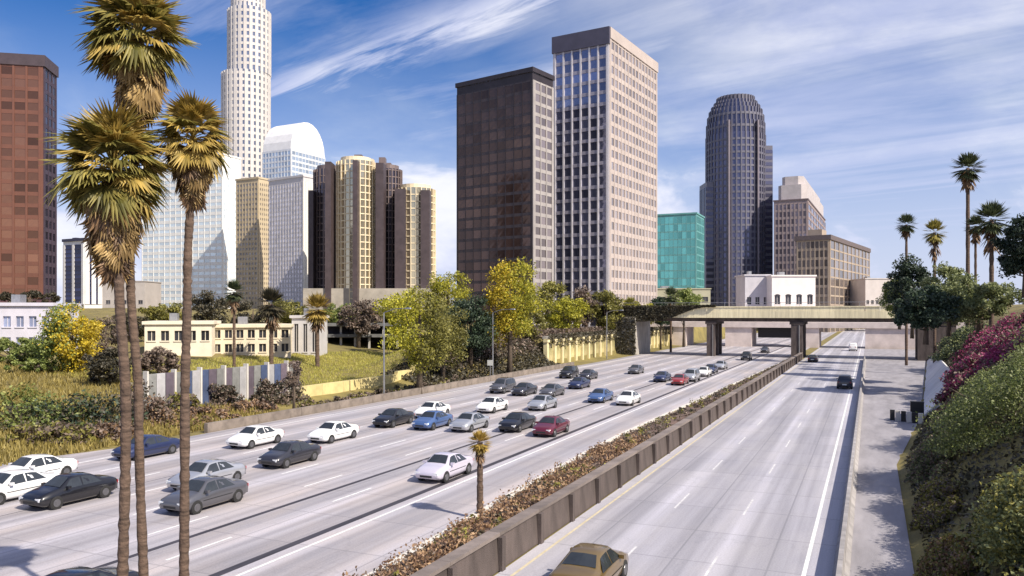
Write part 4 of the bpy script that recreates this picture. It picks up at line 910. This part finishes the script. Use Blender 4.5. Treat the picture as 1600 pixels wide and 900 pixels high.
# ================================================================== vehicles
def paint(name, c, metal=.25): return surf(name, c, .32, .04, 2, metal=metal, coat=.8)
PM = {'black': paint('paint_black', (.012, .012, .016)), 'navy': paint('paint_navy', (.02, .03, .09)), 'white': paint('paint_white', (.80, .80, .80), 0), 'silver': paint('paint_silver', (.52, .53, .56), .6), 'grey': paint('paint_grey', (.13, .13, .145), .5),
      'maroon': paint('paint_maroon', (.13, .015, .035)), 'lilac': paint('paint_lilac', (.64, .60, .70)), 'blue': paint('paint_blue', (.07, .13, .30)), 'tan': paint('paint_tan', (.19, .125, .04), .4), 'red': paint('paint_red', (.30, .03, .03)), 'charcoal': paint('paint_charcoal', (.035, .035, .045), .3)}
CG = surf('car_glass', (.05, .058, .065), .05, .3, 1.2, spec=1.0, metal=.35); TY = surf('tyre_rubber', (.02, .02, .02), .85, .2, 8); RIM = surf('alloy_rim', (.22, .22, .23), .35, .3, 9, metal=.8)
TRIM = surf('black_trim', (.02, .02, .022), .6, .2, 4); HL = surf('headlight_lens', (.75, .77, .80), .12, .05, 4, spec=.8); TLt = surf('taillight_lens', (.35, .012, .015), .2, .1, 4); PLT = surf('number_plate', (.75, .75, .70), .5, .05, 4)
def smooth_mesh(me):
    me.polygons.foreach_set('use_smooth', [True] * len(me.polygons)); return me
# stations: x, z_low, z_belt, z_top, half width, half width at top
SEDAN = [(-2.30, .42, .70, .74, .66, .50), (-2.24, .32, .84, .92, .82, .62), (-2.0, .24, .91, 1.02, .87, .68), (-1.55, .21, .93, 1.06, .89, .68), (-1.30, .2, .93, 1.10, .90, .66), (-.72, .19, .92, 1.40, .90, .55), (-.1, .19, .91, 1.46, .90, .57), (.42, .19, .90, 1.42, .90, .56), (1.08, .2, .90, 1.00, .90, .68), (1.55, .21, .86, .93, .89, .64), (2.02, .24, .74, .81, .86, .58), (2.24, .32, .62, .68, .78, .5), (2.30, .42, .55, .58, .62, .4)]
SUVS = [(-2.28, .5, .85, .9, .72, .55), (-2.22, .36, 1.0, 1.12, .86, .70), (-2.05, .30, 1.05, 1.55, .90, .66), (-1.7, .28, 1.06, 1.74, .92, .64), (-.8, .27, 1.05, 1.80, .93, .65), (.1, .27, 1.04, 1.78, .93, .64), (.5, .27, 1.03, 1.70, .93, .62), (1.05, .28, 1.02, 1.14, .92, .70), (1.6, .30, .98, 1.06, .91, .68), (2.05, .33, .90, .97, .88, .62), (2.24, .42, .74, .80, .80, .55), (2.30, .52, .65, .68, .64, .45)]
VANS = [(-2.5, .5, .9, .95, .8, .6), (-2.46, .36, 1.15, 1.9, .94, .80), (-2.2, .30, 1.18, 2.05, .97, .80), (-1.0, .28, 1.18, 2.10, .98, .80), (.6, .28, 1.16, 2.08, .98, .79), (1.15, .28, 1.12, 1.90, .97, .74), (1.75, .29, 1.06, 1.22, .95, .76), (2.2, .33, .96, 1.04, .91, .66), (2.42, .42, .80, .86, .84, .58), (2.5, .52, .7, .72, .7, .5)]
def car_template(ST, spec):
    """spec: side windows [(x0,x1)], windscreen (x0,x1), rear (x0,x1), wheels x, radius"""
    parts = []
    b = MB(); secs = []
    for x, zl, zb, zt, w, wt in ST:
        m = zl + (zb - zl) * .55
        half = [(w * .86, zl), (w * .97, zl + .10), (w, m), (w * .965, zb), (wt + (w * .965 - wt) * .10, zt - (zt - zb) * .06), (wt * .93, zt), (wt * .5, zt + .025)]
        secs.append([(x, y, z) for y, z in half] + [(x, -y, z) for y, z in reversed(half)])
    b.loft(secs); me = b.mesh('body'); me = smooth_mesh(me); parts.append(('body', me, 'PAINT', None))
    def stn(x):
        for p, q in zip(ST, ST[1:]):
            if p[0] <= x <= q[0]:
                f = (x - p[0]) / (q[0] - p[0]); return [a + (c - a) * f for a, c in zip(p, q)]
        return ST[-1]
    def sp_(x, t, s, off=.012):
        _, zl, zb, zt, w, wt = stn(x); a = (w * .965, zb); c = (wt + (w * .965 - wt) * .10, zt - (zt - zb) * .06)
        return (x, s * (a[0] + (c[0] - a[0]) * t + off), a[1] + (c[1] - a[1]) * t)
    for s in (1, -1):
        for x0, x1, t0a, t0b in spec['side']:
            b = MB(); n = 5
            lo = [sp_(x0 + (x1 - x0) * k / n, .07, s) for k in range(n + 1)]; ins = .10
            hi = [sp_(min(max(x0 + (x1 - x0) * k / n, x0 + t0a), x1 - t0b), .93, s) for k in range(n + 1)]
            for k in range(n):
                q = (lo[k], lo[k + 1], hi[k + 1], hi[k]); b.quad(*(q if s < 0 else q[::-1]))
            parts.append(('side_window', b.mesh('side_window'), CG, None))
        b = MB(); z = .56; b.box(spec['door'][0], spec['door'][1], 0, .01, z, z + .035); 
        mm = b.mesh('trim_strip'); 
        for v in mm.vertices: v.co.y = s * (stn(0)[4] + .002 + v.co.y)
        parts.append(('trim_strip', mm, TRIM, None))
        b = MB(); x = spec['mirror']; q = sp_(x, .12, s); b.box(x - .08, x + .10, min(q[1], q[1] + s * .2), max(q[1], q[1] + s * .2), q[2], q[2] + .14); parts.append(('mirror', b.mesh('mirror'), 'PAINT', None))
    for nm, (x0, x1), sgn in (('windscreen', spec['ws'], 1), ('rear_window', spec['rw'], -1)):
        b = MB(); A, B = stn(x0), stn(x1); n = 6
        def row(Q, x, k): return [(x + sgn * .012, (Q[5] * k) * (-1 + 2 * i / n), Q[3] + .018 + .022 * (1 - abs(-1 + 2 * i / n))) for i in range(n + 1)]
        r0, r1 = row(A, x0, .86), row(B, x1, .95)
        for i in range(n):
            q = (r0[i], r0[i + 1], r1[i + 1], r1[i]); b.quad(*(q if sgn < 0 else q))
        parts.append((nm, b.mesh(nm), CG, None))
    F_, Bk = ST[-2], ST[1]
    for s in (1, -1):
        b = MB(); b.box(F_[0] - .16, F_[0] + .035, *sorted((s * .46, s * .76)), F_[2] - .10, F_[2] + .05); parts.append(('headlight', b.mesh('headlight'), HL, None))
        b = MB(); b.box(Bk[0] - .045, Bk[0] + .14, *sorted((s * .48, s * .80)), Bk[2] - .20, Bk[2] - .02); parts.append(('taillight', b.mesh('taillight'), TLt, None))
    b = MB(); b.box(F_[0] - .05, F_[0] + .065, -.40, .40, F_[1] + .06, F_[2] - .12); parts.append(('grille', b.mesh('grille'), TRIM, None))
    b = MB(); b.box(Bk[0] - .075, Bk[0] - .02, -.26, .26, Bk[1] + .18, Bk[1] + .32); parts.append(('number_plate', b.mesh('number_plate'), PLT, None))
    b = MB(); b.box(Bk[0] - .06, Bk[0] + .1, -.74, .74, Bk[1] + .02, Bk[1] + .12); parts.append(('bumper', b.mesh('bumper'), TRIM, None))
    r = spec['r']
    for x in spec['wheels']:
        for s in (1, -1):
            w = stn(x)[4]
            b = MB(); b.tube([(x, s * (w - .22), r), (x, s * (w + .004), r)], [r * 1.10] * 2, 18); parts.append(('wheel_arch', b.mesh('wheel_arch'), TRIM, None))
            b = MB(); b.tube([(x, s * (w - .2), r), (x, s * (w - .0), r), (x, s * (w + .02), r)], [r, r, r * .93], 18); parts.append(('wheel', smooth_mesh(b.mesh('wheel')) and b.mesh('wheel'), TY, 'w%g%d' % (x, s)))
            b = MB(); b.tube([(x, s * (w + .0), r), (x, s * (w + .028), r)], [r * .66, r * .60], 14); parts.append(('rim', b.mesh('rim'), RIM, '>w%g%d' % (x, s)))
    return parts
TEMPL = {
 'sedan': car_template(SEDAN, dict(side=[(-1.22, -.12, .42, .02), (-.06, .98, .02, .48)], ws=(.46, 1.05), rw=(-.74, -1.28), wheels=(-1.42, 1.40), r=.325, mirror=.78, door=(-1.0, 1.0))),
 'suv': car_template(SUVS, dict(side=[(-1.95, -1.0, .10, .03), (-.92, .0, .02, .02), (.06, .95, .02, .42)], ws=(.53, 1.02), rw=(-1.78, -2.14), wheels=(-1.42, 1.42), r=.37, mirror=.78, door=(-1.0, 1.0))),
 'van': car_template(VANS, dict(side=[(-2.1, -1.15, .05, .03), (-1.05, .15, .02, .02), (.25, 1.55, .02, .45)], ws=(1.2, 1.72), rw=(-2.3, -2.47), wheels=(-1.55, 1.60), r=.36, mirror=1.3, door=(-1.2, 1.1))),
}
def vehicle(kind, label, u, v, col, away, cat=None, group=None, z=0.0, jit=0):
    o = thing({'sedan': 'sedan_car', 'suv': 'sport_utility_car', 'van': 'minivan'}[kind], label, cat or ('van' if kind == 'van' else 'car'), uv(u, v, z), 0, group)
    ang = math.pi / 2 - TH + (0 if away else math.pi) + R(jit); o.rotation_euler = (0, 0, ang); wh = {}
    for nm, me, mt, key in TEMPL[kind]:
        m = PM[col] if mt == 'PAINT' else mt
        q = put(nm, me, m, o if not (key and key[0] == '>') else wh[key[1:]])
        if key and key[0] != '>': wh[key] = q
    return o
LANES = [-23.8 - 3.65 * k for k in range(7)]
def lane_at(px, y):
    Z = CAMZ * F / (y - HOR); p = at(px, Z); u, v = to_uv(p); ln = min(LANES, key=lambda a: abs(a - u))
    # keep the bearing when moving the car to the middle of its lane
    Z2 = ray_u(px, ln); return ln, to_uv(at(px, Z2))[1]
used = []
def onlane(kind, label, px, y, col, **k):
    u, v = lane_at(px, y)
    for _ in range(40):
        if all(abs(u - a) > 1 or abs(v - c) > 6.2 for a, c in used): break
        v += 1.0
    used.append((u, v)); return vehicle(kind, label, u + random.uniform(-.25, .25), v, col, False, group='cars on the far carriageway', jit=random.uniform(-.8, .8), **k)
onlane('sedan', 'nearer of two white cars at the left edge, cut by the picture', 22, 778, 'white'); onlane('sedan', 'black car left of the palm trunks', 112, 786, 'black')
onlane('sedan', 'silver car between the right palm trunk and the white car', 326, 748, 'silver'); onlane('sedan', 'dark grey car just right of the right palm trunk', 325, 808, 'grey')
onlane('sedan', 'black car in the middle lanes below the panel wall', 458, 722, 'charcoal'); onlane('sedan', 'white car behind the black one at the far lane', 402, 694, 'white')
onlane('sedan', 'dark blue car behind the palm trunks in the far lane', 232, 712, 'navy'); onlane('sedan', 'black car below the lawn, left of the blue one', 617, 672, 'black'); onlane('sedan', 'blue car right of the black one below the lawn', 674, 676, 'blue')
onlane('sedan', 'pale lilac car left of the young palm', 690, 728, 'lilac'); onlane('sedan', 'black car above right of the young palm', 808, 684, 'black'); onlane('sedan', 'maroon car right of the young palm next to the divider', 863, 710, 'maroon')
onlane('suv', 'small dark grey car in the farthest lane right of the lawn', 783, 612, 'grey'); onlane('sedan', 'small black car right of the farthest dark grey one', 818, 618, 'charcoal'); onlane('sedan', 'small grey car third in the far lanes', 862, 622, 'grey')
onlane('suv', 'dark car near the bend, left of a pair', 888, 594, 'black'); onlane('sedan', 'dark car near the bend, right of a pair', 920, 588, 'charcoal'); onlane('sedan', 'dark car below the pair near the bend', 908, 604, 'navy')
onlane('sedan', 'silver car in the middle lane above the maroon one', 845, 640, 'silver'); onlane('sedan', 'white car in the middle lanes right of the silver one', 770, 648, 'white'); onlane('sedan', 'dark red car alone close to the divider far ahead', 1065, 636, 'red')
onlane('sedan', 'grey car before the ramp columns', 995, 588, 'grey'); onlane('sedan', 'navy car before the ramp columns, right of the grey one', 1035, 590, 'navy'); onlane('suv', 'silver car in front of the dark pier', 1075, 592, 'silver'); onlane('sedan', 'white car in front of the dark pier, nearer to the divider', 1100, 612, 'white')
onlane('suv', 'black car under the left part of the overpass', 1165, 572, 'black'); onlane('sedan', 'white car in the left lanes between the palm trunks and the lone bare tree', 520, 694, 'white'); onlane('sedan', 'silver car in the centre lanes below the blue one', 735, 668, 'silver')
onlane('sedan', 'white car in the centre lanes behind the dark red one', 985, 622, 'white'); onlane('sedan', 'black car at the bottom edge between the left corner and the palms', 112, 940, 'black'); onlane('sedan', 'blue car at the middle of the freeway far ahead', 940, 632, 'blue')
onlane('sedan', 'farther of two white cars at the left edge, behind the black one', 50, 752, 'white')
onlane('sedan', 'white car in the farthest lane below the pale yellow wall', 548, 672, 'white')
onlane('sedan', 'black car ahead under the overpass in a middle lane', 1195, 566, 'charcoal'); onlane('sedan', 'silver car beyond the dark pier of the overpass', 1128, 584, 'silver'); onlane('sedan', 'dark blue car between the yellow wall and the dark pier', 1052, 602, 'navy')
# near carriageway, driving away
vehicle('suv', 'dark sport utility car driving away alone on the right carriageway', *(lambda Z: (to_uv(at(1320, Z))[0], to_uv(at(1320, Z))[1]))(CAMZ * F / (606 - HOR)), 'charcoal', True)
vehicle('sedan', 'dark car under the overpass on the right carriageway', -10.5, 172, 'charcoal', True)
u, v = to_uv(at(930, CAMZ * F / (905 - HOR))); vehicle('sedan', 'gold brown car cut by the bottom edge on the right carriageway', -9.3, v - .8, 'tan', True)
vehicle('van', 'white van beyond the overpass on the right carriageway', -4.0, 226, 'white', True)
# crash cushion of black and pale bars at the foot of the slope wall
o = thing('striped_barrier', 'black and pale striped barrier at the near end of the white slope wall', 'barrier', uv(3.2, 82, .0), RZ)
for k in range(6):
    b = MB(); b.box(-1.5 + k * .45, -1.5 + k * .45 + .40, -.25 - k * .35, .1 - k * .35, 0.004, .95); b.build('cushion_block', TRIM if k % 2 == 0 else CONCW, o)
b = MB(); b.box(.2, 1.3, -.4, .4, .004, 1.8); b.build('cabinet', TRIM, o)
# roadside signs and lamps
def post_sign(label, px, u, h, w, col):
    v = to_uv(at(px, ray_u(px, u)))[1]; z = ground_h(u, v); o = thing('road_sign', label, 'sign', uv(u, v, z), RZ)
    b = MB(); b.tube([(0, 0, -.2), (0, 0, h)], [.06, .06], 8); b.build('post', STEEL, o); b = MB(); b.box(-w / 2, w / 2, -.08, -.062, h - w * .9, h); b.build('panel', col, o)
post_sign('small white sign on a post before the dark ivy bank', 766, -51.2, 3.0, .9, PLT)
def lamp(label, px, u, h, arm):
    v = to_uv(at(px, ray_u(px, u)))[1]; z = ground_h(u, v); o = thing('street_lamp', label, 'street lamp', uv(u, v, z), RZ, 'freeway lamps')
    b = MB(); b.tube([(0, 0, -.2), (0, 0, h * .6), (0, 0, h)], [.13, .10, .07], 8); b.build('pole', STEEL, o); b = MB(); b.tube([(0, 0, h), (arm * .5, 0, h + .45), (arm, 0, h + .5)], [.06, .05, .04], 6); b.build('arm', STEEL, o)
    b = MB(); b.loft([[(arm + x, -w, h + .44), (arm + x, w, h + .44), (arm + x, w * .7, h + .60), (arm + x, -w * .7, h + .60)] for x, w in ((-.1, .08), (.2, .16), (.6, .13), (.7, .05))]); b.build('lamp_head', STEEL, o)
lamp('slim lamp post at the freeway edge before the golden tree', 770, -51.6, 10, 3); lamp('slim lamp post at the freeway edge above the hedge', 600, -51.6, 10, 3); lamp('slim lamp post at the freeway edge by the ivy wall', 948, -51.6, 10, 3)

o = thing('hill_wall', 'pale wall on top of the right hill at the right edge', 'wall', uv(13.5, 72, ground_h(13.5, 72) - .3), RZ)
for k in range(6):
    b = MB(); b.box(-.15, .15, k * 2, k * 2 + 1.97, 0, 3.4); b.build('wall_panel', CONCW, o)

o = thing('tan_wall', 'low tan wall at the left edge below the round green tree', 'wall', uv(0, 0, 0), RZ)
for k in range(7):
    v = 22 + k * 2.5; b = MB(); b.box(-.2, .2, 0, 2.47, -.3, 1.3); b.build('wall_panel', CRM, o, loc=(-69, v, ground_h(-69, v)))

# drain pipes and bearings on the near face of the overpass piers
for u_ in (-14.6, -33.2):
    b = MB(); b.tube([(u_ + .5, V0 + .42, 0), (u_ + .5, V0 + .42, 7.2)], [.09, .09], 8); b.build('drain_pipe', STEEL, br)
# steel safety rail on the overpass and roof clutter
for i in range(20):
    b = MB(); u_ = BU0 + i * 4; b.tube([(u_, V0 + .15, 11.352), (u_, V0 + .15, 12.2)], [.04, .04], 6); b.build('rail_post', STEEL, br) if u_ < BU1 else None
b = MB(); b.tube([(BU0, V0 + .15, 12.2), (BU1, V0 + .15, 12.2)], [.045, .045], 6); b.build('hand_rail', STEEL, br)
